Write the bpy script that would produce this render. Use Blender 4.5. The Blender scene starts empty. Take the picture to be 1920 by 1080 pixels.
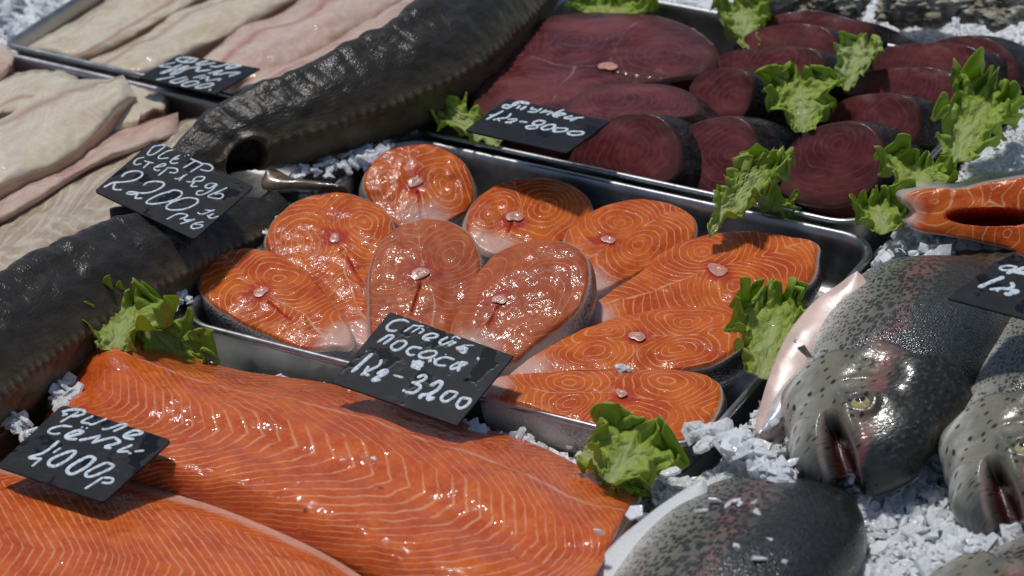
import bpy, bmesh, math, random
import numpy as np
from mathutils import Vector, Matrix
rnd = random.Random(7); RS = np.random.RandomState(11)
SC = bpy.context.scene

# ------------------------------------------------------------------ camera, sky, sun, exposure
FPX = 5985.; PITCH = math.radians(29.9); ROLL = math.radians(-3.0); DIST = 2.4
cp, sp = math.cos(PITCH), math.sin(PITCH)
CAM = np.array([0, -DIST*cp, DIST*sp]); FW = np.array([0, cp, -sp]); _rt = np.array([1., 0, 0]); _up = np.cross(_rt, FW)
RT = math.cos(ROLL)*_rt + math.sin(ROLL)*_up; UP = -math.sin(ROLL)*_rt + math.cos(ROLL)*_up
cd = bpy.data.cameras.new('camera'); cam = bpy.data.objects.new('camera', cd); SC.collection.objects.link(cam)
M = Matrix.Identity(4)
for i in range(3):
    M[i][0] = RT[i]; M[i][1] = UP[i]; M[i][2] = -FW[i]; M[i][3] = CAM[i]
cam.matrix_world = M
cd.sensor_width = 36; cd.lens = FPX/1920*36; cd.clip_start = .05; cd.clip_end = 100
cd.dof.use_dof = True; cd.dof.focus_distance = 2.33; cd.dof.aperture_fstop = 9.0
SC.camera = cam
S = Vector((-.16, .20, .96)).normalized()
EL = math.asin(S.z)
w = bpy.data.worlds.new('World'); SC.world = w; w.use_nodes = True
nt = w.node_tree; bg = nt.nodes['Background']
sky = nt.nodes.new('ShaderNodeTexSky'); sky.sky_type = 'NISHITA'; sky.sun_disc = False
sky.sun_elevation = EL; sky.sun_rotation = math.atan2(S.x, S.y)
nt.links.new(sky.outputs[0], bg.inputs[0]); bg.inputs[1].default_value = .10
sl = bpy.data.lights.new('sun', 'SUN'); sl.energy = 3.0; sl.angle = math.radians(5); sl.color = (1, .98, .95)
so = bpy.data.objects.new('sun', sl); SC.collection.objects.link(so)
so.rotation_euler = S.to_track_quat('Z', 'Y').to_euler(); so.location = S*4
SC.view_settings.view_transform = 'Standard'; SC.view_settings.look = 'None'
SC.view_settings.exposure = -.48; SC.view_settings.gamma = 1
SC.render.engine = 'CYCLES'; SC.cycles.use_denoising = True; SC.cycles.sample_clamp_indirect = 4

# ------------------------------------------------------------------ measuring: photo pixel -> point of a real plane
def ray(x, y):
    d = FW + RT*(x-960)/FPX + UP*(540-y)/FPX
    return d/np.linalg.norm(d)
def onplane(x, y, P, n):
    d = ray(x, y); return CAM + d*(np.dot(P-CAM, n)/np.dot(d, n))
Z = np.array([0, 0, 1.])
def U(x, y, z=0.): return onplane(x, y, np.array([0, 0, z]), Z)
def Uarr(X, Y, Zz):
    d = FW + RT*((X-960)/FPX)[..., None] + UP*((540-Y)/FPX)[..., None]
    t = (Zz-CAM[2])/d[..., 2]
    return CAM + d*t[..., None]
def proj(P):
    d = P-CAM; z = d@FW
    return 960+FPX*(d@RT)/z, 540-FPX*(d@UP)/z
def tilt(tx, ty):
    tx, ty = math.radians(tx), math.radians(ty)
    return np.array([math.sin(tx), -math.sin(ty)*math.cos(tx), math.cos(ty)*math.cos(tx)])

# ------------------------------------------------------------------ numeric helpers
def _h(i, j, k, s):
    n = (i*374761393 + j*668265263 + k*2147483647 + s*1274126177) & 0x7fffffff
    n = ((n ^ (n >> 13))*1274126177) & 0x7fffffff
    return ((n ^ (n >> 16)) & 0xffff)/65535.
def noise(P, sc, seed=0):
    P = np.asarray(P, float)*sc; I = np.floor(P).astype(np.int64); F = P-I; F = F*F*(3-2*F); r = 0
    for a in (0, 1):
        for b in (0, 1):
            for c in (0, 1):
                wgt = (F[..., 0] if a else 1-F[..., 0])*(F[..., 1] if b else 1-F[..., 1])*(F[..., 2] if c else 1-F[..., 2])
                r = r + wgt*_h(I[..., 0]+a, I[..., 1]+b, I[..., 2]+c, seed)
    return r*2-1
def fbm(P, sc, seed=0, o=3):
    return sum(noise(P, sc*2**k, seed+k)*.5**k for k in range(o))
def sst(a, b, x):
    t = np.clip((x-a)/(b-a), 0, 1); return t*t*(3-2*t)
def catmull(pts, n, closed=False):
    P = np.asarray(pts, float); m = len(P); out = []
    T = np.linspace(0, m if closed else m-1, n, endpoint=not closed)
    for t in T:
        i = int(min(math.floor(t), m-1 if closed else m-2)); f = t-i
        g = (lambda k: P[k % m]) if closed else (lambda k: P[max(0, min(m-1, k))] if 0 <= k < m else (2*P[0]-P[1] if k < 0 else 2*P[-1]-P[-2]))
        a, b, c, d = g(i-1), g(i), g(i+1), g(i+2)
        out.append(.5*((2*b)+(-a+c)*f+(2*a-5*b+4*c-d)*f*f+(-a+3*b-3*c+d)*f**3))
    return np.array(out)
def resample(P, n, closed=False):
    Q = np.vstack([P, P[:1]]) if closed else P
    L = np.concatenate([[0], np.cumsum(np.linalg.norm(np.diff(Q, axis=0), axis=1))])
    t = np.linspace(0, L[-1], n, endpoint=not closed)
    return np.stack([np.interp(t, L, Q[:, k]) for k in range(Q.shape[1])], 1)

# ------------------------------------------------------------------ objects
def thing(name, label, cat, loc=(0, 0, 0), group=None):
    o = bpy.data.objects.new(name, None); SC.collection.objects.link(o); o.location = loc; o.empty_display_size = .02
    o['label'] = label; o['category'] = cat
    if group: o['group'] = group
    return o
def tag(o, label, cat, group=None):
    o['label'] = label; o['category'] = cat
    if group: o['group'] = group
    return o
def mesh_obj(name, V, F, mat, parent=None, attrs=None, smooth=True, recalc=True):
    """vertices are given in world space; the mesh is stored relative to its parent's base"""
    V = np.asarray(V, float)
    me = bpy.data.meshes.new(name)
    off = np.array(parent.location) if parent else V.mean(0)
    root = parent
    while root is not None and root.parent is not None:
        root = root.parent; off = off+np.array(root.location)
    me.from_pydata((V-off).tolist(), [], [list(map(int, f)) for f in F]); 
    for k, a in (attrs or {}).items():
        a = np.asarray(a, np.float32)
        if a.ndim == 1:
            at = me.attributes.new(k, 'FLOAT', 'POINT'); at.data.foreach_set('value', a)
        else:
            at = me.attributes.new(k, 'FLOAT_VECTOR', 'POINT'); at.data.foreach_set('vector', a.ravel())
    if recalc:
        bm = bmesh.new(); bm.from_mesh(me); bmesh.ops.recalc_face_normals(bm, faces=bm.faces); bm.to_mesh(me); bm.free()
    if smooth: me.polygons.foreach_set('use_smooth', [True]*len(me.polygons))
    me.materials.append(mat)
    o = bpy.data.objects.new(name, me); SC.collection.objects.link(o)
    if parent: o.parent = parent
    else: o.location = off
    return o
def grid_faces(nu, nv, cu=False, cv=False, off=0):
    F = []
    for i in range(nu if cu else nu-1):
        for j in range(nv if cv else nv-1):
            a = i*nv+j; b = i*nv+(j+1) % nv; c = ((i+1) % nu)*nv+(j+1) % nv; d = ((i+1) % nu)*nv+j
            F.append((off+a, off+b, off+c, off+d))
    return F

# ------------------------------------------------------------------ node helper
class NB:
    def __init__(s, name):
        s.m = bpy.data.materials.new(name); s.m.use_nodes = True; s.t = s.m.node_tree
        s.p = s.t.nodes['Principled BSDF']; s.out = s.t.nodes['Material Output']
    def put(s, sock, v):
        if hasattr(v, 'is_output'): s.t.links.new(v, sock)
        elif v is not None:
            if sock.type == 'RGBA' and len(v) == 3: v = (*v, 1)
            sock.default_value = v
    def n(s, t, **k):
        nd = s.t.nodes.new('ShaderNode'+t)
        for a, v in k.items():
            if a.startswith('i_'): s.put(nd.inputs[a[2:].replace('_', ' ')], v)
            else: setattr(nd, a, v)
        return nd
    def attr(s, name, vec=False):
        nd = s.n('Attribute', attribute_name=name); return nd.outputs['Vector' if vec else 'Fac']
    def math(s, op, a, b=None, c=None, clamp=False):
        nd = s.n('Math', operation=op, use_clamp=clamp); s.put(nd.inputs[0], a)
        if b is not None: s.put(nd.inputs[1], b)
        if c is not None: s.put(nd.inputs[2], c)
        return nd.outputs[0]
    def rng(s, v, a, b, c=0., d=1., smooth=True):
        nd = s.n('MapRange', interpolation_type='SMOOTHSTEP' if smooth else 'LINEAR')
        s.put(nd.inputs[0], v)
        for i, x in enumerate((a, b, c, d)): s.put(nd.inputs[i+1], x)
        return nd.outputs[0]
    def mix(s, f, a, b, blend='MIX'):
        nd = s.n('Mix', data_type='RGBA', blend_type=blend)
        s.put(nd.inputs[0], f); s.put(nd.inputs[6], a); s.put(nd.inputs[7], b); return nd.outputs[2]
    def noise(s, vec, scale, detail=3, rough=.5, dist=0.):
        nd = s.n('TexNoise'); s.put(nd.inputs['Vector'], vec); nd.inputs['Scale'].default_value = scale
        nd.inputs['Detail'].default_value = detail; nd.inputs['Roughness'].default_value = rough; nd.inputs['Distortion'].default_value = dist
        return nd.outputs['Fac']
    def voro(s, vec, scale, out='Distance', feature='F1', rand=1., dim='3D'):
        nd = s.n('TexVoronoi', feature=feature, voronoi_dimensions=dim); s.put(nd.inputs['Vector'], vec); nd.inputs['Scale'].default_value = scale
        nd.inputs['Randomness'].default_value = rand
        return nd.outputs[out]
    def scale(s, vec, xyz):
        nd = s.n('VectorMath', operation='MULTIPLY'); s.put(nd.inputs[0], vec); nd.inputs[1].default_value = xyz; return nd.outputs[0]
    def bump(s, h, strength, dist, normal=None):
        nd = s.n('Bump'); s.put(nd.inputs['Height'], h); nd.inputs['Strength'].default_value = strength; nd.inputs['Distance'].default_value = dist
        if normal is not None: s.put(nd.inputs['Normal'], normal)
        return nd.outputs[0]
    def set(s, **k):
        for a, v in k.items(): s.put(s.p.inputs[a.replace('_', ' ')], v)
        return s.m
    def obj(s): return s.n('TexCoord').outputs['Object']

# ------------------------------------------------------------------ materials
def flesh(name, dark, light, line, sep, lw=.16, ls=.8, sepw=.0011, rim=None, spot=None, bel=None, rough=.28, sss=.12, warp=.5, lowc=None, nb=.35, coat=.4, mott=1., fleck=.22, tint=None, rimw=False, cr=.07, cs=170, cb=.45):
    b = NB(name); L = b.attr('loc', True); ph = b.attr('ph')
    n1 = b.noise(L, 55, 3); n2 = b.noise(L, 260, 3); n3 = b.noise(L, 22, 2)
    p = b.math('ADD', ph, b.math('MULTIPLY', b.math('SUBTRACT', n1, .5), warp*1.1))
    p = b.math('ADD', p, b.math('MULTIPLY', b.math('SUBTRACT', n2, .5), warp*.5))
    tri = b.math('MULTIPLY', b.math('PINGPONG', p, .5), 2)               # 0 on a line, 1 between lines
    wv = b.math('MULTIPLY', b.rng(n3, .3, .7, .6, 1.5), lw)
    ln = b.math('MULTIPLY', b.rng(tri, 0., b.math('ADD', wv, .04), 1, 0), ls)
    ln = b.math('MULTIPLY', ln, b.rng(b.noise(L, 95, 2), .3, .55, .25, 1.))
    ln = b.math('MULTIPLY', ln, b.attr('lmul'))
    base = b.mix(b.math('ADD', b.math('MULTIPLY', b.math('SUBTRACT', b.rng(b.noise(L, 38, 4, .6), .35, .68), .5), mott), .5), dark, light)
    base = b.mix(b.math('MULTIPLY', b.rng(n2, .45, .75), fleck), base, line)
    if tint: base = b.mix(b.rng(b.noise(b.scale(L, (.35, 1, 1)), 30, 3, .6), .42, .68, 0, .6), base, tint)
    c = b.mix(ln, base, line)
    s = b.rng(b.math('ADD', b.attr('sep'), b.math('MULTIPLY', b.math('SUBTRACT', n1, .5), .0016)), 0, sepw, .8, 0)
    c = b.mix(s, c, sep)
    if spot: c = b.mix(b.math('MULTIPLY', b.rng(b.math('ADD', b.attr('spd'), b.math('MULTIPLY', b.math('SUBTRACT', n1, .5), .03)), .004, .016, .85, 0), 1.), c, spot)
    if bel: c = b.mix(b.rng(b.math('ADD', b.attr('bel'), b.math('MULTIPLY', b.math('SUBTRACT', n1, .5), .5)), .55, 1.0, 0, .85), c, bel)
    if rimw: c = b.mix(b.rng(b.math('ADD', b.attr('rad'), b.math('MULTIPLY', b.math('SUBTRACT', n3, .5), .4)), .62, 1.02, 0, .75), c, rim)
    if rim: c = b.mix(b.rng(b.math('ADD', b.attr('rad'), b.math('MULTIPLY', b.math('SUBTRACT', n2, .5), .03)), .965, .995), c, rim)
    h = b.math('ADD', b.math('MULTIPLY', ln, -.5), b.math('MULTIPLY', n2, .9))
    h = b.math('ADD', h, b.math('MULTIPLY', b.noise(L, 700, 2), .35))
    nrm = b.bump(h, nb, .0012)
    cn = b.bump(b.math('ADD', b.noise(L, cs, 2, .55), b.math('MULTIPLY', ln, -.12)), cb, .0024)
    b.set(Base_Color=c, Roughness=b.rng(n2, .3, .7, rough-.08, rough+.14), Normal=nrm, Coat_Weight=coat, Coat_Roughness=cr, Coat_Normal=cn, Specular_IOR_Level=.14,
          Subsurface_Weight=sss, Subsurface_Radius=(1., .35, .15), Subsurface_Scale=.004)
    b.p.inputs['Coat IOR'].default_value = 1.36
    return b.m
SAL = flesh('salmon_flesh', (.48, .068, .008), (.65, .140, .017), (.82, .39, .18), (.76, .42, .28), lw=.21, ls=.68, fleck=.06, coat=.32, rim=(.55, .38, .30), spot=(.42, .02, .014), bel=(.66, .42, .35))
SAL_DULL = flesh('salmon_flesh_dry', (.37, .066, .018), (.50, .115, .033), (.64, .26, .14), (.6, .33, .25), ls=.6, lw=.2, coat=.22, cb=.28, fleck=.05, rim=(.5, .36, .3), spot=(.36, .03, .02), bel=(.6, .42, .36), rough=.4)
FIL = flesh('salmon_fillet_flesh', (.52, .070, .008), (.68, .128, .013), (.82, .38, .18), (.74, .40, .28), lw=.27, ls=.70, sepw=.0016, bel=(.74, .42, .32), warp=.30, nb=.42, rough=.36, coat=1., cr=.06, cs=150, cb=.6, fleck=.12)
TUN = flesh('tuna_flesh', (.078, .014, .016), (.145, .028, .031), (.22, .07, .065), (.42, .24, .21), lw=.14, ls=.75, mott=.9, fleck=.05, sepw=.002, rimw=True, rim=(.05, .02, .016), spot=(.05, .008, .008), warp=.35, rough=.32, sss=.05, bel=(.055, .018, .014), nb=.10, coat=.4, tint=(.23, .065, .06), cs=90, cb=.22, cr=.12)
WHT = flesh('white_fish_flesh', (.62, .51, .35), (.72, .64, .49), (.80, .76, .67), (.40, .22, .15), lw=.5, ls=.22, nb=.13, mott=.7, fleck=.08, sss=.25, tint=(.54, .40, .26), coat=.7, sepw=.006, bel=(.50, .30, .20), rough=.3, warp=.7)
PNK = flesh('pink_fish_flesh', (.58, .38, .29), (.68, .53, .42), (.76, .66, .58), (.42, .15, .12), lw=.5, ls=.25, nb=.14, mott=.7, fleck=.08, sss=.25, tint=(.46, .24, .18), coat=.7, sepw=.006, bel=(.40, .12, .10), rough=.28, warp=.7)
BRN = flesh('striped_fish_flesh', (.40, .29, .19), (.56, .46, .34), (.66, .58, .47), (.42, .28, .19), lw=.45, ls=.75, sepw=.003, bel=(.48, .36, .26), rough=.25, warp=.6, nb=.3, coat=.7)

def m_skin():                     # cut salmon's skin: dark speckled back to silver and white belly
    b = NB('salmon_skin'); L = b.attr('loc', True); d = b.attr('dor')
    n = b.noise(L, 420, 3); n1 = b.noise(L, 60, 3)
    dd = b.math('ADD', d, b.math('MULTIPLY', b.math('SUBTRACT', n1, .5), .35))
    c = b.mix(b.rng(dd, .25, .55), (.56, .47, .42), (.22, .21, .21))
    c = b.mix(b.rng(dd, .5, .8), c, (.028, .032, .036))
    sp_ = b.math('MULTIPLY', b.rng(b.voro(L, 330, dim='2D'), .25, .42, 1, 0), b.rng(dd, .25, .5))
    c = b.mix(b.math('MULTIPLY', sp_, .7), c, (.02, .022, .025))
    c = b.mix(b.rng(b.attr('rad'), .0, .12, .75, 0), c, (.56, .46, .42))
    b.set(Base_Color=c, Roughness=.28, Normal=b.bump(b.math('ADD', b.voro(L, 500, dim='2D'), n), .5, .001), Coat_Weight=.4, Coat_Roughness=.15); return b.m
SKIN = m_skin()
def m_tskin():
    b = NB('tuna_skin'); L = b.attr('loc', True); n = b.noise(L, 120, 4, .65); n2 = b.noise(b.scale(L, (1, 1, .25)), 300, 3)
    c = b.mix(b.rng(n, .4, .75), (.012, .010, .011), (.045, .032, .028))
    c = b.mix(b.rng(n2, .55, .75, 0, .5), c, (.04, .04, .042))
    b.set(Base_Color=c, Roughness=b.rng(n2, .3, .7, .25, .5), Normal=b.bump(b.math('ADD', n, n2), .8, .002), Coat_Weight=.12, Specular_IOR_Level=.22); return b.m
TSKIN = m_tskin()
def plain(name, col, rough=.4, metal=0., sc=120, var=.2, bump=.2, bd=.001, **k):
    b = NB(name); o = b.obj(); n = b.noise(o, sc, 4, .6)
    c = b.mix(b.rng(n, .3, .7), tuple(x*(1-var) for x in col), tuple(min(1, x*(1+var)) for x in col))
    b.set(Base_Color=c, Roughness=b.rng(n, .3, .7, rough*.8, min(1, rough*1.25)), Metallic=metal, Normal=b.bump(n, bump, bd), **k); return b.m
BONE = plain('backbone', (.58, .27, .19), .25, sc=300, var=.22, bump=.5, Subsurface_Weight=.25, Subsurface_Scale=.003, Coat_Weight=.2)
CLOT = plain('blood', (.10, .006, .005), .2, sc=300, var=.4, bump=.5, Coat_Weight=.6)
PINKF = plain('belly_flap', (.70, .50, .42), .32, sc=45, var=.12, bump=.3, Coat_Weight=.35, Subsurface_Weight=.15, Subsurface_Scale=.004)
WHITEB = plain('white_belly', (.68, .68, .66), .3, sc=900, var=.08, bump=.5, Coat_Weight=.4)
def m_steel():
    b = NB('steel'); o = b.obj(); n = b.noise(o, 30, 5, .65); n2 = b.noise(b.scale(o, (1, 1, 6)), 240, 3)
    drop = b.rng(b.voro(o, 160), .1, .22, 1, 0)
    b.set(Base_Color=b.mix(b.rng(n, .35, .7), (.36, .355, .35), (.48, .475, .47)), Metallic=1., Roughness=b.rng(n, .3, .7, .30, .46),
          Normal=b.bump(b.math('ADD', b.math('MULTIPLY', n2, .5), b.math('MULTIPLY', drop, b.rng(n, .5, .65))), .16, .001)); return b.m
STEEL = m_steel()
def m_tag():
    b = NB('chalkboard'); o = b.obj(); n = b.noise(o, 60, 5, .65); n2 = b.noise(o, 900, 3)
    wet = b.rng(b.noise(o, 35, 3, .6), .56, .62)
    c = b.mix(b.rng(n, .35, .75), (.008, .009, .011), (.018, .019, .023))
    c = b.mix(b.math('MULTIPLY', b.rng(n2, .62, .78), b.rng(n, .5, .7, 0, .35)), c, (.2, .21, .23))
    c = b.mix(b.rng(b.noise(b.scale(o, (1, 2.5, 1)), 45, 5, .7), .55, .8, 0, .22), c, (.16, .17, .19))
    c = b.mix(b.math('MULTIPLY', wet, .8), c, (.006, .006, .007))
    b.set(Base_Color=c, Specular_IOR_Level=.25, Roughness=b.math('SUBTRACT', .6, b.math('MULTIPLY', wet, .4)), Normal=b.bump(b.math('ADD', b.math('MULTIPLY', n2, .3), wet), .25, .0006)); return b.m
TAG = m_tag()
def m_paint():
    b = NB('chalk_paint'); o = b.obj(); n = b.noise(o, 420, 3, .6)
    b.set(Base_Color=b.mix(b.rng(n, .33, .6), (.34, .42, .50), (.72, .77, .80)), Roughness=.55, Normal=b.bump(n, .3, .0004)); return b.m
PAINT = m_paint()
def m_ice(name, trans, sss, bp=.2):
    b = NB(name); o = b.obj(); n = b.noise(o, 140, 4, .6)
    b.set(Base_Color=b.mix(b.rng(n, .3, .7), (.93, .96, .97), (.98, .99, 1.)), Roughness=.14, IOR=1.31, Subsurface_Weight=sss, Subsurface_Radius=(.8, .9, 1.), Subsurface_Scale=.005,
          Transmission_Weight=trans, Normal=b.bump(b.math('ADD', n, b.voro(o, 260)), bp, .004)); return b.m
ICE = m_ice('ice', .18, .3); ICEBED = m_ice('packed_ice', 0., 0., 1.)
def m_leaf():
    b = NB('lettuce'); o = b.attr('loc', True); f = b.attr('fr'); n = b.noise(o, 130, 4, .6); n2 = b.noise(o, 420, 3)
    ff = b.math('ADD', f, b.math('MULTIPLY', b.math('SUBTRACT', n, .5), .5))
    c = b.mix(b.rng(ff, .12, .55), (.64, .69, .28), (.53, .63, .12))
    c = b.mix(b.rng(ff, .6, 1.15), c, (.43, .57, .07))
    vein = b.rng(b.voro(o, 95, feature='DISTANCE_TO_EDGE', dim='2D'), 0, .05, .3, 0)
    c = b.mix(vein, c, (.42, .54, .2))
    b.set(Base_Color=c, Roughness=.45, Specular_IOR_Level=.35, Coat_Weight=.1, Normal=b.bump(b.math('ADD', n, b.math('MULTIPLY', n2, .5)), .5, .003))
    tr = b.n('BsdfTranslucent'); b.put(tr.inputs[0], b.mix(.5, c, (.3, .5, .05)))
    mx = b.n('MixShader'); mx.inputs[0].default_value = .48
    b.t.links.new(b.p.outputs[0], mx.inputs[1]); b.t.links.new(tr.outputs[0], mx.inputs[2]); b.t.links.new(mx.outputs[0], b.out.inputs[0]); return b.m
LEAF = m_leaf()
def m_trout():
    b = NB('trout_skin'); L = b.attr('loc', True); h = b.attr('dv'); x = b.attr('x'); hd = b.attr('head')
    n = b.noise(L, 40, 4, .6); n2 = b.noise(L, 300, 3)
    hh = b.math('ADD', h, b.math('MULTIPLY', b.math('SUBTRACT', n, .5), .5))
    c = b.mix(b.rng(hh, -.95, -.55), (.62, .60, .55), (.27, .255, .21))
    c = b.mix(b.rng(hh, -.7, -.1), c, (.115, .108, .083))
    c = b.mix(b.rng(hh, -.1, .4), c, (.022, .023, .019))
    c = b.mix(b.math('MULTIPLY', b.math('MULTIPLY', hd, b.rng(h, .45, -.1)), b.rng(b.noise(L, 48, 3), .36, .6, 0, .75)), c, (.22, .205, .14))
    c = b.mix(b.math('MULTIPLY', hd, b.rng(x, .03, .0, 0, .8)), c, (.03, .033, .035))
    band = b.math('MULTIPLY', b.rng(b.math('ABSOLUTE', b.math('SUBTRACT', hh, b.attr('band'))), .02, .22, 1, 0), b.rng(b.noise(L, 26, 3), .35, .6, .15, .8))
    c = b.mix(b.math('MULTIPLY', band, .8), c, (.26, .07, .06))
    sv = b.scale(L, (.75, 1.2, 1)); vd = b.voro(sv, 250, dim='2D'); rr = b.voro(sv, 250, 'Color', dim='2D')
    thr = b.rng(h, -.8, .0, .24, .52)
    spots = b.math('MULTIPLY', b.rng(b.math('SUBTRACT', vd, thr), -.05, .06, 1, 0), b.rng(rr, .25, .4))
    hs = b.math('MULTIPLY', b.rng(b.voro(L, 120, dim='2D'), .14, .24, 1, 0), b.rng(b.voro(L, 120, 'Color', dim='2D'), .42, .5))
    spots = b.mix(hd, spots, hs)
    c = b.mix(b.math('MULTIPLY', spots, .93), c, (.012, .012, .010))
    c = b.mix(b.math('MULTIPLY', hd, b.rng(n2, .5, .8, 0, .3)), c, (.30, .28, .20))
    m = b.attr('mouth')
    c = b.mix(b.rng(m, .42, .7), c, (.035, .006, .006))
    c = b.mix(b.math('MULTIPLY', b.rng(b.math('ABSOLUTE', b.math('SUBTRACT', m, .38)), .0, .14, .75, 0), b.rng(m, .2, .3)), c, (.34, .24, .21))
    c = b.mix(b.attr('gill'), c, (.60, .52, .50)); c = b.mix(b.attr('gline'), c, (.012, .010, .010))
    sc_ = b.voro(b.scale(L, (1.0, 1.25, 1)), 430, dim='2D', rand=.6); scb = b.math('MULTIPLY', b.math('SUBTRACT', 1, sc_), b.math('SUBTRACT', 1, hd))
    nr = b.bump(b.math('ADD', scb, b.math('MULTIPLY', n2, .5)), .5, .0014)
    b.set(Base_Color=c, Roughness=b.rng(n2, .3, .7, .2, .4), Normal=nr, Coat_Weight=.4, Coat_Roughness=.1, Coat_Normal=nr, Specular_IOR_Level=.3); return b.m
TROUT = m_trout()
def m_sturgeon():
    b = NB('sturgeon_skin'); L = b.attr('loc', True); h = b.attr('dv'); n = b.noise(L, 60, 4, .65); n2 = b.noise(L, 500, 3); n3 = b.noise(b.scale(L, (.3, 1, 1)), 160, 3)
    c = b.mix(b.rng(b.math('ADD', h, b.math('MULTIPLY', b.math('SUBTRACT', n, .5), .6)), -.2, .5), (.078, .060, .033), (.030, .025, .019))
    c = b.mix(b.rng(h, -.15, -.65, 0, .85), c, (.13, .105, .06))
    c = b.mix(b.rng(n2, .62, .8, 0, .45), c, (.11, .09, .06))
    c = b.mix(b.attr('scute'), c, (.16, .115, .07))
    c = b.mix(b.attr('hole'), c, (.012, .006, .005))
    sk = b.math('ADD', b.math('MULTIPLY', n, .6), b.math('ADD', b.math('MULTIPLY', n2, .5), b.math('MULTIPLY', n3, .8)))
    nr = b.bump(sk, .6, .002)
    b.set(Base_Color=c, Roughness=b.rng(n, .3, .7, .28, .5), Normal=nr, Coat_Weight=.28, Coat_Roughness=.14, Coat_Normal=nr, Specular_IOR_Level=.2); return b.m
STURG = m_sturgeon()
FINM = plain('fin', (.085, .06, .038), .3, sc=90, var=.5, bump=.6, Coat_Weight=.4)
FINP = plain('fin_edge', (.13, .085, .05), .3, sc=90, var=.4, bump=.6, Coat_Weight=.4)
MEMB = plain('gill_membrane', (.56, .52, .51), .28, sc=140, var=.2, bump=.4, Coat_Weight=.4)
GOLD = plain('eye_gold', (.44, .36, .15), .2, sc=700, var=.3, bump=.2, Coat_Weight=1.)
PUPIL = plain('eye_pupil', (.006, .006, .008), .08, sc=100, var=.1, bump=0., Coat_Weight=1.)
def m_oyster():
    b = NB('oyster_shell'); o = b.obj(); n = b.noise(o, 55, 5, .7); n2 = b.noise(b.scale(o, (1, 1, 3)), 130, 4)
    c = b.mix(b.rng(n, .38, .62), (.19, .165, .095), (.60, .55, .43)); c = b.mix(b.rng(n2, .55, .7, 0, .7), c, (.05, .055, .03))
    b.set(Base_Color=c, Roughness=.5, Normal=b.bump(b.math('ADD', n, n2), 1., .004)); return b.m
OYST = m_oyster()
STAKE = plain('dark_wood', (.035, .025, .018), .45, sc=200, var=.4, bump=.6)

# ------------------------------------------------------------------ setting: bed of crushed ice with the trays sunk into it
TH = math.radians(-30.5)
def axes(th): return np.array([math.cos(th), math.sin(th), 0]), np.array([-math.sin(th), math.cos(th), 0])
exA, eyA = axes(TH)
cA = np.array([.015, .011, 0.])
WA, DA, DB = .438, .33, .308
cB = cA + eyA*(DA/2+DB/2+.005) - exA*.009; cB[2] = .003
WB = .42
exC, eyC = axes(math.radians(-23.0)); trC = U(1213, 924, -.012); WC, DC = .47, .33
cC = trC - exC*WC/2 - eyC*DC/2
exD, eyD = axes(math.radians(-31.5)); flD = U(2, 84, 0.); WD, DD = .37, .33
cD = flD + exD*WD/2 + eyD*DD/2
cE = cD - eyD*(DD+.004) ; cE[2] = -.004
RECTS = [(cA, exA, eyA, WA, DA), (cB, exA, eyA, WB, DB), (cC, exC, eyC, WC, DC), (cD, exD, eyD, WD, DD), (cE, exD, eyD, WD, DD)]
def traydist(X, Y):
    """signed distance to the nearest tray outline (negative inside)"""
    d = np.full(np.shape(X), 9.)
    for c, ex, ey, w_, d_ in RECTS:
        a = (X-c[0])*ex[0]+(Y-c[1])*ex[1]; b = (X-c[0])*ey[0]+(Y-c[1])*ey[1]
        d = np.minimum(d, np.maximum(np.abs(a)-w_/2, np.abs(b)-d_/2))
    return d
def ice_level(X, Y):
    P = np.stack([X, Y, np.zeros_like(X)], -1)
    a = (X-cA[0])*exA[0]+(Y-cA[1])*exA[1]
    right = sst(.20, .27, a); far = sst(.22, .45, Y)
    h = -.022 + right*.018 + far*right*.012 + fbm(P, 14, 3)*.008*(1+right) + fbm(P, 60, 9)*.003
    return h
gx = np.linspace(-.9, .9, 300); gy = np.linspace(-.65, 1.1, 290)
GX, GY = np.meshgrid(gx, gy, indexing='ij')
GZ = ice_level(GX, GY); td = traydist(GX, GY)
GZ = np.where(td < 0.004, -.075, GZ)
bed = mesh_obj('ice_bed', np.stack([GX, GY, GZ], -1).reshape(-1, 3), grid_faces(300, 290), ICEBED, smooth=True)
bed['kind'] = 'structure'
def chip(c, size, rs):
    k = rs.randint(5, 8); a = np.sort(rs.rand(k))*.6+np.arange(k)*2*math.pi/k
    r = size*(.55+.6*rs.rand(k)); el = .55+.5*rs.rand()
    th = size*(.10+.16*rs.rand())
    top = np.stack([r*np.cos(a), r*el*np.sin(a), th*(.6+.8*rs.rand(k))], 1); bot = np.stack([r*1.05*np.cos(a), r*el*1.05*np.sin(a), -th*(.3+.6*rs.rand(k))], 1)
    V = np.vstack([top, bot, [[0, 0, th*1.5]], [[0, 0, -th]]])
    F = [(i, (i+1) % k, 2*k) for i in range(k)]+[(k+(i+1) % k, k+i, 2*k+1) for i in range(k)]+[(i, k+i, k+(i+1) % k, (i+1) % k) for i in range(k)]
    e = Matrix.Rotation(rs.rand()*6.28, 3, 'Z') @ Matrix.Rotation((rs.rand()-.5)*1.9, 3, 'X') @ Matrix.Rotation((rs.rand()-.5)*1.9, 3, 'Y')
    return V@np.array(e).T+c, F
VV, FF, n0 = [], [], 0
def add_chip(c, size):
    global n0
    V, F = chip(c, size, RS); VV.append(V); FF.extend([tuple(i+n0 for i in f) for f in F]); n0 += len(V)
CP = RS.rand(34000, 2)*[1.25, 1.35]+[-.62, -.52]
PX, PY = proj(np.stack([CP[:, 0], CP[:, 1], np.zeros(len(CP))], 1))
CX = np.array([U(1250+720*a, 700+420*b, 0)[:2] for a, b in RS.rand(5000, 2)])
CP = np.vstack([CP, CX]); PX, PY = proj(np.stack([CP[:, 0], CP[:, 1], np.zeros(len(CP))], 1))
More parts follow.
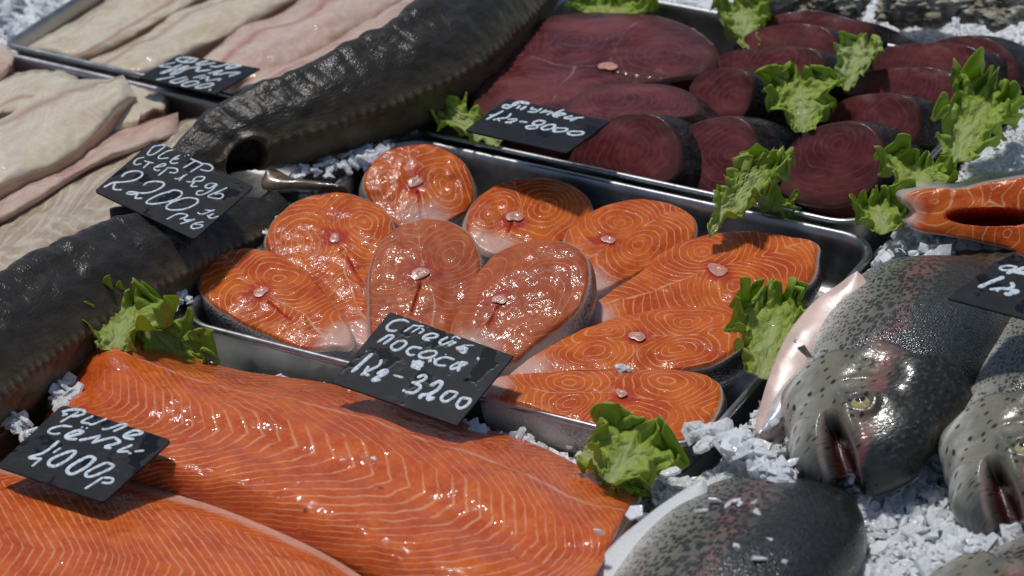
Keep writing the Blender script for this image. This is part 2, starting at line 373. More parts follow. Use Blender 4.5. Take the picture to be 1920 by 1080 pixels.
TD = traydist(CP[:, 0], CP[:, 1]); IH = ice_level(CP[:, 0], CP[:, 1])
for (x, y), px, py, t, h in zip(CP, PX, PY, TD, IH):
    if t < .006 or px < -150 or px > 2070 or py < -120 or py > 1250: continue
    far = py < 340 and px > 1300
    add_chip(np.array([x, y, h+RS.rand()*.008]), (.0028+.0068*RS.rand()**1.6)*(.4 if far else 1))
# loose shards: along the rims, on the lower trout and beside the sturgeons
for (x0, y0, x1, y1, z0, cnt, s) in [(545, 325, 700, 300, .006, 60, .006), (650, 302, 722, 274, .006, 30, .006), (1380, 850, 1475, 895, .014, 90, .007), (1330, 960, 1460, 1000, .028, 16, .005), (1330, 930, 1450, 990, .031, 16, .006), (1345, 1010, 1480, 1060, .034, 14, .006), (285, 520, 340, 570, .0, 40, .006), (480, 390, 520, 430, .004, 30, .006),
                                     (1300, 800, 1440, 860, .008, 70, .009), (1385, 840, 1475, 900, .02, 50, .008), (90, 700, 140, 760, -.004, 40, .007), (1600, 870, 1780, 760, .012, 80, .010),
                                     (0, 770, 80, 830, .0, 60, .006)]:
    for _ in range(cnt):
        t = RS.rand(); add_chip(U(x0+(x1-x0)*t+RS.randn()*9, y0+(y1-y0)*t+RS.randn()*9, z0+RS.rand()*.006), s*(.5+.8*RS.rand()))
for x, y, z, s_ in [(1165, 690, .010, .005), (1178, 692, .010, .004), (1160, 688, .010, .003), (862, 655, .05, .003), (1122, 998, .026, .004), (960, 1000, .026, .002), (1190, 960, .012, .006), (560, 905, .03, .002), (700, 860, .03, .002), (1452, 790, .046, .004)]:
    add_chip(U(x, y, z), s_)
ice = mesh_obj('crushed_ice', np.vstack(VV), FF, ICE, smooth=False, recalc=False); ice['kind'] = 'stuff'
tag(ice, 'translucent flakes of crushed ice heaped round the trays and fish', 'ice')

# ------------------------------------------------------------------ steel trays
def rrect(w_, d_, r, n=10):
    pts = []
    for cx, cy, a0 in ((w_/2-r, d_/2-r, 0), (-w_/2+r, d_/2-r, 90), (-w_/2+r, -d_/2+r, 180), (w_/2-r, -d_/2+r, 270)):
        for k in range(n+1):
            a = math.radians(a0+90*k/n); pts.append((cx+r*math.cos(a), cy+r*math.sin(a)))
    return np.array(pts)
PROF = [(.015, -.048), (.010, -.040), (.0062, -.006), (.0058, -.0035), (.003, -.0042), (.0008, -.0030), (0, -.0010), (.0006, .0010), (.0024, .0020), (.0044, .0014), (.0056, -.0004), (.0068, -.005), (.0105, -.039), (.0150, -.0445), (.024, -.0465)]
def tray(c, ex, ey, w_, d_, label, r=.034, deep=1.):
    V, m = [], None
    for o, z in PROF:
        R = rrect(w_-2*o, d_-2*o, r-o*.6); m = len(R)
        V.append(c+R[:, :1]*ex+R[:, 1:]*ey+np.array([0, 0, z*deep]))
    F = grid_faces(len(PROF), m, cv=True); k = (len(PROF)-1)*m
    F.append([k+i for i in range(m)])
    o = mesh_obj('steel_tray', np.vstack(V), F, STEEL, recalc=False)
    bm = bmesh.new(); bm.from_mesh(o.data); bmesh.ops.recalc_face_normals(bm, faces=bm.faces); bm.to_mesh(o.data); bm.free()
    return tag(o, label, 'tray', 'steel trays')
tray(cA, exA, eyA, WA, DA, 'rounded stainless steel tray holding the fanned salmon steaks')
tray(cB, exA, eyA, WB, DB, 'stainless steel tray holding the dark red tuna pieces')
tray(cC, exC, eyC, WC, DC, 'stainless steel tray under the big orange salmon fillet', r=.012)
tray(cD, exD, eyD, WD, DD, 'steel tray of whole white and pink fish fillets, farthest back', r=.012)
tray(cE, exD, eyD, WD, DD, 'steel tray of pale fillets in front of the back fillet tray', r=.012)

# ------------------------------------------------------------------ cut pieces: face outline on a real tilted plane, with thickness
def nearest_seg(A, B, p, q):
    d = q-p; t = np.clip(((A-p[0])*d[0]+(B-p[1])*d[1])/(d@d), 0, 1)
    return np.hypot(A-p[0]-t*d[0], B-p[1]-t*d[1])
def cut_piece(name, label, cat, group, face, z0, n, thick, mface, mskin, spine=None, dorsal=None, belly=None, lobes=(), pitch=.0047, elong=.8,
              skin_dir=None, dome=.003, bone=None, bone_r=.0058, slit=None, seed=0, lumps=.0012, belw=.045, cav=None, na=132, nr=44, backshift=(0, 0, 0)):
    O = np.array(face, float); c0 = O.mean(0); P0 = U(c0[0], c0[1], z0)
    e1 = np.cross(n, np.array([0, 0, 1.])+1e-6*Z); 
    if np.linalg.norm(e1) < .02: e1 = np.array([1., 0, 0])
    e1 = e1/np.linalg.norm(e1)
    if e1[0] < 0: e1 = -e1
    e2 = np.cross(n, e1); 
    def toab(q): p = onplane(q[0], q[1], P0, n)-P0; return np.array([p@e1, p@e2])
    ol = resample(catmull([toab(q) for q in O], 400, True), na, True)
    ce = ol.mean(0)
    rr = np.linspace(0, 1, nr)**.85; rr[0] = .004
    A = ce[0]+rr[:, None]*(ol[:, 0]-ce[0]); B = ce[1]+rr[:, None]*(ol[:, 1]-ce[1])
    rad = np.repeat(rr[:, None], na, 1)
    W3 = P0+A[..., None]*e1+B[..., None]*e2
    h = dome*(1-rad**3)-.0030*sst(.95, 1., rad)+lumps*fbm(W3, 45, seed+1)+lumps*.5*noise(W3, 140, seed+5)
    at = {}
    LB = [toab(q) for q in lobes]
    ax = (toab(belly)-toab(dorsal)) if belly is not None and dorsal is not None else np.array([1., .0])
    ax = ax/np.linalg.norm(ax); pr = np.array([-ax[1], ax[0]])
    wa = A+.006*noise(W3, 32, seed+2)+.0007*noise(W3, 90, seed+12); wb = B+.006*noise(W3+5, 32, seed+3)+.0007*noise(W3+5, 90, seed+13)
    if LB:
        D = np.stack([np.hypot(((wa-l[0])*ax[0]+(wb-l[1])*ax[1])*elong, (wa-l[0])*pr[0]+(wb-l[1])*pr[1]) for l in LB])
        Ds = np.sort(D, 0); ph = Ds[0]/pitch*(1+.16*noise(W3, 38, seed+31))+.45*noise(W3, 75, seed+32); sep = (Ds[1]-Ds[0]) if len(LB) > 1 else np.full(A.shape, .05)
    else: ph = rad*8; sep = np.full(A.shape, .05)
    spd = np.full(A.shape, .05); 
    if spine is not None: s_ = toab(spine); spd = np.hypot(A-s_[0], B-s_[1])
    bel = np.zeros(A.shape)
    if belly is not None: b_ = toab(belly); bel = np.clip(1.25-np.hypot(A-b_[0], B-b_[1])/belw, 0, 1.3)
    if slit is not None:
        sd = np.minimum.reduce([nearest_seg(A, B, toab(slit[i]), toab(slit[i+1])) for i in range(len(slit)-1)])
        h = h-.0028*np.exp(-(sd/.0008)**2); spd = np.minimum(spd, sd*6+.006)
    if cav is not None:
        q0, rx, ry = cav; cc = toab(q0); cx = toab((q0[0]+rx, q0[1]))-cc; cy_ = toab((q0[0], q0[1]+ry))-cc
        k = np.sqrt(((A-cc[0])/np.linalg.norm(cx))**2+((B-cc[1])/np.linalg.norm(cy_))**2)
        h = h-.045*sst(1.05, .75, k); spd = np.where(k < 1.1, .002, spd)
    W3 = W3+h[..., None]*n
    loc = np.stack([A+seed*.37, B, h*0+seed*.11], -1)
    f = lambda a: a.reshape(-1)
    at = dict(ph=f(ph), sep=f(sep), spd=f(spd), rad=f(rad), bel=f(bel), loc=loc.reshape(-1, 3), lmul=f(np.ones(A.shape)))
    base = U(c0[0], c0[1], z0); root = thing(name, label, cat, tuple(base-n*thick), group)
    F = grid_faces(nr, na, cv=True)+[list(range(na))[::-1]]
    mesh_obj('flesh', W3.reshape(-1, 3), F, mface, root, at)
    # sides and underside
    nw = 10; tt = np.linspace(0, 1, nw); E = W3[-1]; cen = P0+ce[0]*e1+ce[1]*e2
    outv = E-cen; outv -= np.outer(outv@n, n); ou = outv/np.linalg.norm(outv, axis=1)[:, None]
    bs = np.array(backshift)
    ring = [E-n*thick*t+ou*(.004*math.sin(math.pi*t)-.004*t*t)+bs*t+ (lumps*1.2*noise(E-n*thick*t, 60, seed+7)*math.sin(math.pi*min(1, t*1.5)))[:, None]*ou for t in tt]
    last = ring[-1]; inner = [cen-n*thick*1.0+bs+(last-(cen-n*thick+bs))*k for k in (.92, .6, .02)]
    Wl = np.vstack(ring+inner); cnt = nw+3
    if dorsal is not None:
        dp = toab(dorsal); dl = np.hypot(ol[:, 0]-dp[0], ol[:, 1]-dp[1]); dor = 1-np.clip(dl/(dl.max()*.95), 0, 1)
    else: dor = np.ones(na)
    side = np.concatenate([[0], np.cumsum(np.linalg.norm(np.diff(ol, axis=0), axis=1))])
    Lw = np.stack([np.tile(side, cnt), np.repeat(np.concatenate([tt, [1.1, 1.3, 2]])*thick, na), np.full(cnt*na, seed*.2)], 1)
    aw = dict(dor=np.tile(dor, cnt), loc=Lw, rad=np.repeat(np.concatenate([tt, [1, 1, 1]]), na), ph=np.tile(side/pitch*.4, cnt), sep=np.full(cnt*na, .05), spd=np.full(cnt*na, .05), bel=np.zeros(cnt*na), lmul=np.full(cnt*na, .5))
    FW_ = grid_faces(cnt, na, cv=True)
    if skin_dir is None:
        mesh_obj('skin', Wl, FW_, mskin, root, aw)
    else:
        sdv = np.array(skin_dir, float); sdv /= np.linalg.norm(sdv)
        on = [(ou[i]+ou[(i+1) % na])@sdv*.5 > .12 for i in range(na)]
        A1 = [q for k, q in enumerate(FW_) if on[k % na]]; A2 = [q for k, q in enumerate(FW_) if not on[k % na]]
        if A1: mesh_obj('skin', Wl, A1, mskin, root, aw)
        if A2: mesh_obj('side_flesh', Wl, A2, mface, root, {**aw, 'rad': np.full(cnt*na, .5), 'bel': np.full(cnt*na, .8)})
    if bone is not None:
        b0 = onplane(bone[0], bone[1], P0, n); bq = toab(bone); hb = h.reshape(-1)[np.argmin(np.hypot(A-bq[0], B-bq[1]).reshape(-1))]-dome*.8+.0006; nb_, na_ = 8, 20
        V = []
        for i in range(nb_):
            r_ = bone_r*i/(nb_-1); 
            for j in range(na_):
                a = 2*math.pi*j/na_; k = (1+.18*math.sin(2*a+seed)+.09*math.sin(3*a+2*seed)+.05*math.sin(5*a+seed))*(.75+.3*((seed*7)%5)/4)
                V.append(b0+(e1*math.cos(a)+e2*math.sin(a))*r_*k+n*(dome*.8+hb+.0006*(1-(i/(nb_-1))**2)+.0004-(.0006 if i < 3 else 0)))
        mesh_obj('backbone', V, grid_faces(nb_, na_, cv=True)+[list(range(na_))], BONE, root)
    return root

GS = 'salmon steaks fanned out in the tray'
def steak(label, face, z0, n, spine, dorsal, belly, lobes, m=SAL, slit=None, seed=0, thick=.03, **k):
    return cut_piece('salmon_steak', label, 'salmon steak', GS, face, z0, n, thick, m, SKIN, spine, dorsal, belly, lobes, bone=spine, slit=slit, seed=seed, **k)
steak('round salmon steak at the very back of the fan, touching the tray rear wall', [(680,345),(690,310),(720,282),(770,270),(820,272),(865,295),(888,340),(885,385),(850,412),(790,435),(740,425),(700,385)], -.002, tilt(4, 26),
      (778,345), (770,274), (800,425), [(730,352),(832,345)], slit=[(783,362),(788,385),(792,415)], seed=1)
steak('salmon steak right of the round one, a dark hole under its bone', [(872,420),(885,380),(920,350),(970,333),(1030,332),(1085,350),(1110,378),(1105,410),(1070,440),(1030,465),(980,480),(920,480),(885,455)], -.004, tilt(4, 16),
      (965,412), (1010,336), (910,475), [(915,402),(1022,398)], slit=[(960,424),(952,442)], seed=2)
steak('salmon steak with a pale oval bone beside the rear wall lettuce', [(1058,440),(1085,410),(1130,385),(1190,371),(1250,375),(1295,395),(1308,420),(1300,450),(1260,480),(1200,510),(1140,540),(1100,550),(1080,520),(1066,480)], -.004, tilt(4, 11),
      (1140,455), (1275,384), (1090,540), [(1150,418),(1200,466)], seed=3)
steak('largest salmon steak, at the right end of the tray below the empty corner', [(1085,585),(1120,558),(1180,522),(1230,480),(1290,446),(1370,432),(1450,434),(1530,450),(1536,480),(1525,522),(1480,552),(1430,565),(1380,575),(1300,585),(1200,600),(1120,612)], -.004, tilt(2, 8),
      (1345,515), (1530,452), (1090,595), [(1318,478),(1372,546)], seed=4, bone_r=.0075)
steak('salmon steak second from the left with a dark red slit', [(495,450),(515,405),(560,370),(620,357),(680,365),(725,395),(740,430),(728,480),(712,540),(705,600),(700,650),(668,650),(640,605),(600,545),(545,502),(510,480)], .004, tilt(0, 16),
      (628,452), (575,366), (690,640), [(570,455),(682,425)], slit=[(640,472),(660,505),(682,540)], seed=5)
steak('leftmost salmon steak, its silver belly skin over the tray front rim', [(368,515),(385,482),(430,463),(480,463),(530,478),(575,512),(612,550),(640,590),(662,625),(658,652),(625,654),(585,656),(540,646),(490,622),(430,592),(385,560)], .004, tilt(-3, 12),
      (490,555), (425,468), (655,648), [(525,525),(452,565)], seed=6, slit=[(505,572),(545,605)])
steak('salmon steak behind the price tag, standing in the centre of the fan', [(690,560),(692,500),(712,450),(750,420),(800,406),(850,413),(885,440),(902,490),(895,540),(870,580),(850,625),(820,665),(770,685),(720,675),(695,640)], .014, tilt(0, 20),
      (788,520), (820,410), (770,665), [(742,505),(848,480)], m=SAL_DULL, slit=[(788,540),(772,592)], seed=7)
steak('duller pinkish salmon steak leaning right of the price tag', [(845,610),(870,560),(900,500),(940,465),(1000,447),(1060,450),(1098,475),(1106,520),(1090,570),(1050,610),(1000,650),(960,680),(900,690),(850,670)], .020, tilt(-6, 20),
      (938,568), (1050,452), (870,670), [(908,520),(1006,570)], m=SAL_DULL, slit=[(935,580),(918,612)], seed=8, thick=.034)
steak('salmon steak with dark back skin, second nearest at the tray right side', [(955,700),(1000,665),(1060,630),(1130,600),(1220,580),(1310,570),(1370,572),(1400,590),(1402,620),(1390,650),(1340,680),(1260,695),(1150,698),(1060,700),(1000,706)], .004, tilt(0, 8),
      (1195,638), (1400,600), (965,697), [(1125,624),(1285,603),(1262,660),(1105,668)], seed=9, pitch=.0045, thick=.034)
steak('nearest salmon steak with four swirled lobes, behind the front lettuce', [(908,735),(915,712),(960,700),(1050,695),(1150,692),(1250,690),(1320,698),(1352,720),(1352,755),(1330,795),(1290,825),(1265,829),(1180,819),(1100,796),(1000,766),(930,746)], .004, tilt(0, 6),
      (1165,745), (1350,735), (915,722), [(1062,716),(1248,722),(1215,786),(1060,758)], seed=10, pitch=.0045, belw=.03)

# ------------------------------------------------------------------ tuna
def tuna(label, face, z0, seed, n=tilt(-24, 44), thick=.06, lobes=None, backshift=(.030, .0, 0), **k):
    c = np.array(face, float).mean(0)
    lobes = lobes or [(c[0]+18, c[1]+4)]
    return cut_piece('tuna_block', label, 'tuna piece', 'tuna pieces in the tray', face, z0, n, thick, TUN, TSKIN, None, None, None, lobes, pitch=.0052, elong=1., skin_dir=(.9, .4, -.25), seed=seed, dome=.0015, lumps=.0009, na=100, nr=34, backshift=backshift, **k)
cut_piece('tuna_slab', 'wide round tuna slab showing a pink bone in its middle', 'tuna piece', 'tuna pieces in the tray',
          [(882,195),(890,140),(930,85),(990,40),(1070,22),(1180,22),(1265,35),(1325,65),(1350,100),(1330,135),(1250,150),(1180,165),(1110,190),(1060,215),(1000,232),(930,225),(890,212)], .020, tilt(0, 4), .045, TUN, TSKIN,
          (1130,135), (1190,20), None, [(1075,85),(1245,105),(985,165),(1110,185)], pitch=.0075, elong=1., bone=(1140,132), bone_r=.008, seed=21, slit=[(1150,140),(1200,148),(1290,152)], lumps=.0012, skin_dir=(0, 0, 1.), dome=.004)
tuna('brownish tuna wedge lying against the wide slab beside the price tag', [(1040,225),(1060,190),(1110,165),(1180,155),(1250,158),(1300,172),(1314,195),(1310,215),(1260,222),(1180,226),(1100,235)], .028, 22, tilt(0, 6), .03, [(1150,190)])
tuna('farthest tuna chunk, thin and torn at its right edge', [(1400,55),(1440,32),(1490,20),(1535,18),(1600,35),(1636,45),(1632,82),(1560,90),(1450,85)], .020, 23, tilt(-14, 48))
tuna('dark tuna chunk in the back row left of the white lettuce', [(1372,92),(1400,62),(1450,46),(1510,43),(1555,55),(1572,85),(1562,112),(1480,115),(1400,110)], .022, 24)
tuna('bright red flat tuna chunk in the second row behind the yellow lettuce', [(1320,128),(1350,102),(1410,88),(1480,84),(1530,92),(1550,115),(1542,150),(1480,160),(1400,155),(1340,150)], .024, 25)
tuna('squarish tuna chunk left of the yellow lettuce in the middle row', [(1290,168),(1310,138),(1350,125),(1390,128),(1413,148),(1408,195),(1388,225),(1340,228),(1305,212)], .026, 26)
tuna('smooth tuna chunk overlapping the corner of the tuna price tag', [(1062,302),(1095,250),(1140,220),(1190,210),(1235,215),(1262,240),(1278,280),(1275,325),(1240,345),(1150,325),(1090,312)], .014, 27)
tuna('tuna chunk behind the tray rim with lettuce stalk at its right', [(1278,250),(1310,226),(1370,215),(1405,228),(1420,260),(1425,310),(1405,352),(1350,368),(1300,352),(1290,300)], .012, 28)
tuna('tuna chunk at the far right end of the back row on ice', [(1725,92),(1790,66),(1850,70),(1890,95),(1908,130),(1900,158),(1840,150),(1760,130)], .020, 29, thick=.04)
tuna('dull brown tuna chunk in the back row right of the white lettuce', [(1632,128),(1645,95),(1700,80),(1780,79),(1835,92),(1852,118),(1834,150),(1720,150),(1650,142)], .024, 30)
tuna('wide red tuna chunk third from the front in the right column', [(1580,172),(1610,140),(1660,127),(1740,124),(1790,140),(1806,172),(1784,212),(1700,210),(1620,192)], .024, 31)
tuna('wide red tuna chunk directly behind the large front one', [(1552,230),(1570,192),(1620,175),(1680,174),(1718,190),(1728,228),(1712,272),(1650,265),(1590,250)], .022, 32)
tuna('large front tuna chunk with clear oval rings on its face', [(1448,335),(1475,275),(1520,240),(1580,225),(1625,230),(1652,258),(1660,310),(1640,355),(1590,385),(1530,388),(1470,370)], .008, 33, lobes=[(1570,275)])

# ------------------------------------------------------------------ long fillets lofted between two measured edges
def fillet(name, label, cat, group, top, bot, z_edge, H, mat, ns=150, nt=70, phase=None, sepf=None, belf=None, lmul=None, shape=None, zbase=None, seed=0, lumps=.002, skin=None, rag=0.):
    T = catmull(top, ns); B = catmull(bot, ns); s = np.linspace(0, 1, ns)[:, None]*np.ones((1, nt)); t = np.linspace(0, 1, nt)[None, :]*np.ones((ns, 1))
    if rag:
        for q, sd_ in ((T, 1), (B, 2)):
            w_ = np.stack([np.arange(ns)*.045+seed, np.zeros(ns), np.zeros(ns)], -1); q += (rag*np.stack([noise(w_, 1., sd_), noise(w_, 1., sd_+9)], -1)+rag*.22*np.stack([noise(w_*3.3, 1., sd_), noise(w_*3, 1., sd_+9)], -1))
    X = T[:, :1]*(1-t)+B[:, :1]*t; Y = T[:, 1:]*(1-t)+B[:, 1:]*t
    prof = (1-np.abs(2*t-1)**3.0)*(1-np.abs(2*s-1)**10) if shape is None else shape(s, t)
    z = z_edge+H*prof
    P = Uarr(X, Y, z); nn = fbm(P, 28, seed, 3)*lumps+noise(P, 150, seed+8)*lumps*.3
    edge = np.minimum(np.minimum(t, 1-t)*8, np.minimum(s, 1-s)*14); edge = np.clip(edge, 0, 1)
    P[..., 2] += nn*edge
    m = lambda a: a.reshape(-1)
    Ls = np.linalg.norm(np.diff(P[:, nt//2], axis=0), axis=1); sl = np.concatenate([[0], np.cumsum(Ls)])
    Lt = np.linalg.norm(np.diff(P[ns//2], axis=0), axis=1); tl = np.concatenate([[0], np.cumsum(Lt)])
    SL = sl[:, None]*np.ones((1, nt)); TL = tl[None, :]*np.ones((ns, 1))
    ph = phase(s, t, X, Y) if phase else SL/.006
    at = dict(ph=m(ph), sep=m(sepf(s, t, X, Y)*np.ones_like(s) if sepf else np.full_like(s, .05)), bel=m(belf(s, t, X, Y)*np.ones_like(s) if belf else np.zeros_like(s)), lmul=m(lmul(s, t)*np.ones_like(s) if lmul else np.ones_like(s)),
              spd=np.full(ns*nt, .05), rad=np.zeros(ns*nt), loc=np.stack([SL+seed*.3, TL, np.full_like(s, seed*.13)], -1).reshape(-1, 3))
    root = thing(name, label, cat, tuple(P[ns//2, nt//2]-np.array([0, 0, H+.01])), group)
    mesh_obj('flesh', P.reshape(-1, 3), grid_faces(ns, nt), mat, root, at)
    # skin side below
    zb = (z_edge-.02) if zbase is None else zbase
    idx = [(i, 0) for i in range(ns)]+[(ns-1, j) for j in range(1, nt)]+[(i, nt-1) for i in range(ns-2, -1, -1)]+[(0, j) for j in range(nt-2, 0, -1)]
    E = np.array([P[i, j] for i, j in idx]); c = E.mean(0); k = len(E)
    lo = c+(E-c)*.975; lo[:, 2] = np.minimum(E[:, 2]-.004, zb); md = E*.5+lo*.5; md[:, :2] = E[:, :2]
    V = np.vstack([E, md, lo]); F = grid_faces(3, k, cv=True)+[[2*k+i for i in range(k)]]
    mesh_obj('skin', V, F, skin or mat, root, dict(ph=np.zeros(3*k), sep=np.full(3*k, .05), bel=np.full(3*k, .9), lmul=np.zeros(3*k), spd=np.full(3*k, .05), rad=np.tile(np.zeros(k), 3), loc=V, dor=np.full(3*k, .3)))
    return root
def gphase(t):                       # how a muscle line drifts along the fillet while it crosses it
    k = np.array([0, .075, .16, .30, .45, .55, .75, 1.]); v = np.array([0, 1.7, 0, -1.9, -2.6, -2.3, -.6, 2.3])
    return np.interp(t, k, v)
mtop = [(158,645),(235,618),(330,655),(440,692),(640,724),(860,789),(1000,832),(1100,880),(1178,916),(1198,940)]
mbot = [(78,795),(110,848),(190,892),(290,922),(430,968),(620,1050),(800,1140),(960,1200),(1070,1170),(1118,1075)]
def mshape(s, t):
    d = (1-np.abs(2*t-1)**3.5)
    return (.68*d+.13*np.exp(-((t-.26)/.14)**2)-.07*np.exp(-((t-.5)/.09)**2)+.18*np.exp(-((t-.74)/.16)**2))*(1-np.abs(2*s-1)**9)+.45*np.exp(-((s-.1)/.08)**2)*np.exp(-((t-.12)/.16)**2)
fillet('salmon_fillet', 'large glossy orange salmon fillet filling the front tray', 'salmon fillet', 'salmon fillets in the front tray', mtop, mbot, -.012, .031, FIL, 330, 150,
       phase=lambda s, t, X, Y: s*54+gphase(t)*2.1+.12*np.sin(s*17), sepf=lambda s, t, X, Y: np.minimum(np.abs(t-.16)*.14+.0004, np.abs(t-.5)*.22+.0012)+np.where(s > .93, .02, 0),
       belf=lambda s, t, X, Y: .5*np.exp(-((t-.98)/.06)**2)+.62*np.exp(-((t-.03)/.03)**2), lmul=lambda s, t: sst(.02, .26, s)*sst(1., .93, s)*(.55+.45*sst(.1, .5, t)), shape=mshape, zbase=-.052, seed=41, lumps=.0022)
ftop = [(-110,850),(0,872),(110,882),(200,893),(262,905),(400,946),(540,1004),(650,1062),(740,1128)]
fbot = [(-150,1150),(-50,1190),(70,1210),(180,1220),(280,1230),(400,1250),(500,1260),(600,1260),(680,1250)]
fillet('salmon_fillet', 'second salmon fillet in the near left corner under the small price tag', 'salmon fillet', 'salmon fillets in the front tray', ftop, fbot, -.008, .015, FIL, 260, 120,
       phase=lambda s, t, X, Y: s*48+np.interp(t, [0, .10, .25, .45, .7, 1], [-1.8, 1.6, 0, -1.7, -.4, -2.6])*1.5+.15*np.sin(s*13), sepf=lambda s, t, X, Y: np.abs(t-.02)*.1+.0006, belf=lambda s, t, X, Y: 1.15*np.exp(-((t-.0)/.085)**2), lmul=lambda s, t: 1.+0*s, zbase=-.052, seed=43, lumps=.0025)

GWF = 'pale fish fillets in the trays'
def wf(label, top, bot, z, H, mat, seed, red=None, rw=.012, **k):
    sf = (lambda s, t, X, Y: np.abs(t-red-.05*np.sin(s*7+seed))*.07+.0006) if red is not None else None
    return fillet('fish_fillet', label, 'fish fillet', GWF, top, bot, z, H*.65, mat, 110, 60, shape=lambda s, t: (1-np.abs(2*t-1)**2.3)**.8*(1-np.abs(2*s-1)**10), phase=lambda s, t, X, Y: s*15+np.abs(t-.5)*6+.5*np.sin(s*20), sepf=sf, belf=lambda s, t, X, Y: .75*np.exp(-((t-.9)/.12)**2)*(np.sin(s*9+seed)*.5+.5), seed=seed, lumps=.003, zbase=z-.025, rag=7., **k)
wf('leftmost long fillet in the back tray with a faint brown streak', [(48,92),(120,45),(200,-2),(300,-62)], [(140,118),(250,68),(345,18),(445,-45)], -.012, .014, WHT, 51, .75)
wf('long cream fillet with a rusty streak left of the back price tag', [(138,122),(250,72),(350,20),(450,-40)], [(268,146),(350,108),(450,58),(570,-8),(640,-50)], -.012, .016, WHT, 52, .2)
wf('fillet with yellow and pink flesh right of the back price tag', [(368,112),(440,62),(530,20),(610,-25)], [(480,165),(600,105),(690,45),(770,-20)], -.012, .018, PNK, 53, .25)
wf('pink fillet edged with silver beside the sturgeon back', [(430,172),(560,108),(680,48),(770,-15)], [(530,175),(650,140),(770,80),(870,15),(920,-30)], -.008, .018, PNK, 54, .35)
wf('broad cream fillet on top of the pile in the left tray', [(238,148),(150,150),(60,183),(-50,245)], [(252,184),(182,248),(90,308),(-50,372)], .004, .016, WHT, 55, .12)
wf('short yellowish fillet end poking from under the broad cream one', [(225,150),(265,152),(300,166),(314,184)], [(200,250),(240,238),(275,222),(308,208)], -.010, .012, WHT, 56)
wf('crumpled fillet at the left edge behind the broad cream one', [(146,150),(105,128),(45,130),(-40,150)], [(150,185),(80,200),(0,230),(-50,250)], -.006, .016, WHT, 57, .6)
wf('narrow pearly fillet between the broad and the striped ones', [(335,212),(230,236),(120,300),(0,372),(-50,405)], [(330,245),(262,280),(142,336),(0,416),(-50,448)], -.008, .014, PNK, 58)
wf('striped beige fillet nearest in the left tray beside the sturgeon', [(425,202),(320,230),(200,292),(60,372),(-50,432)], [(410,265),(335,335),(232,405),(132,466),(40,520),(-50,540)], -.014, .016, BRN, 59)
wf('pink fillet tip cut off by the left edge of the picture', [(-40,85),(-10,80),(14,90),(24,112)], [(-40,165),(-15,155),(8,145),(22,130)], -.002, .010, PNK, 60)
fillet('salmon_fillet', 'small sliver of orange salmon below the left tray rim', 'salmon fillet', None, [(-60,505),(-20,508),(15,512),(30,520)], [(-60,560),(-20,552),(12,540),(26,530)], -.03, .008, FIL, 40, 24, seed=61)

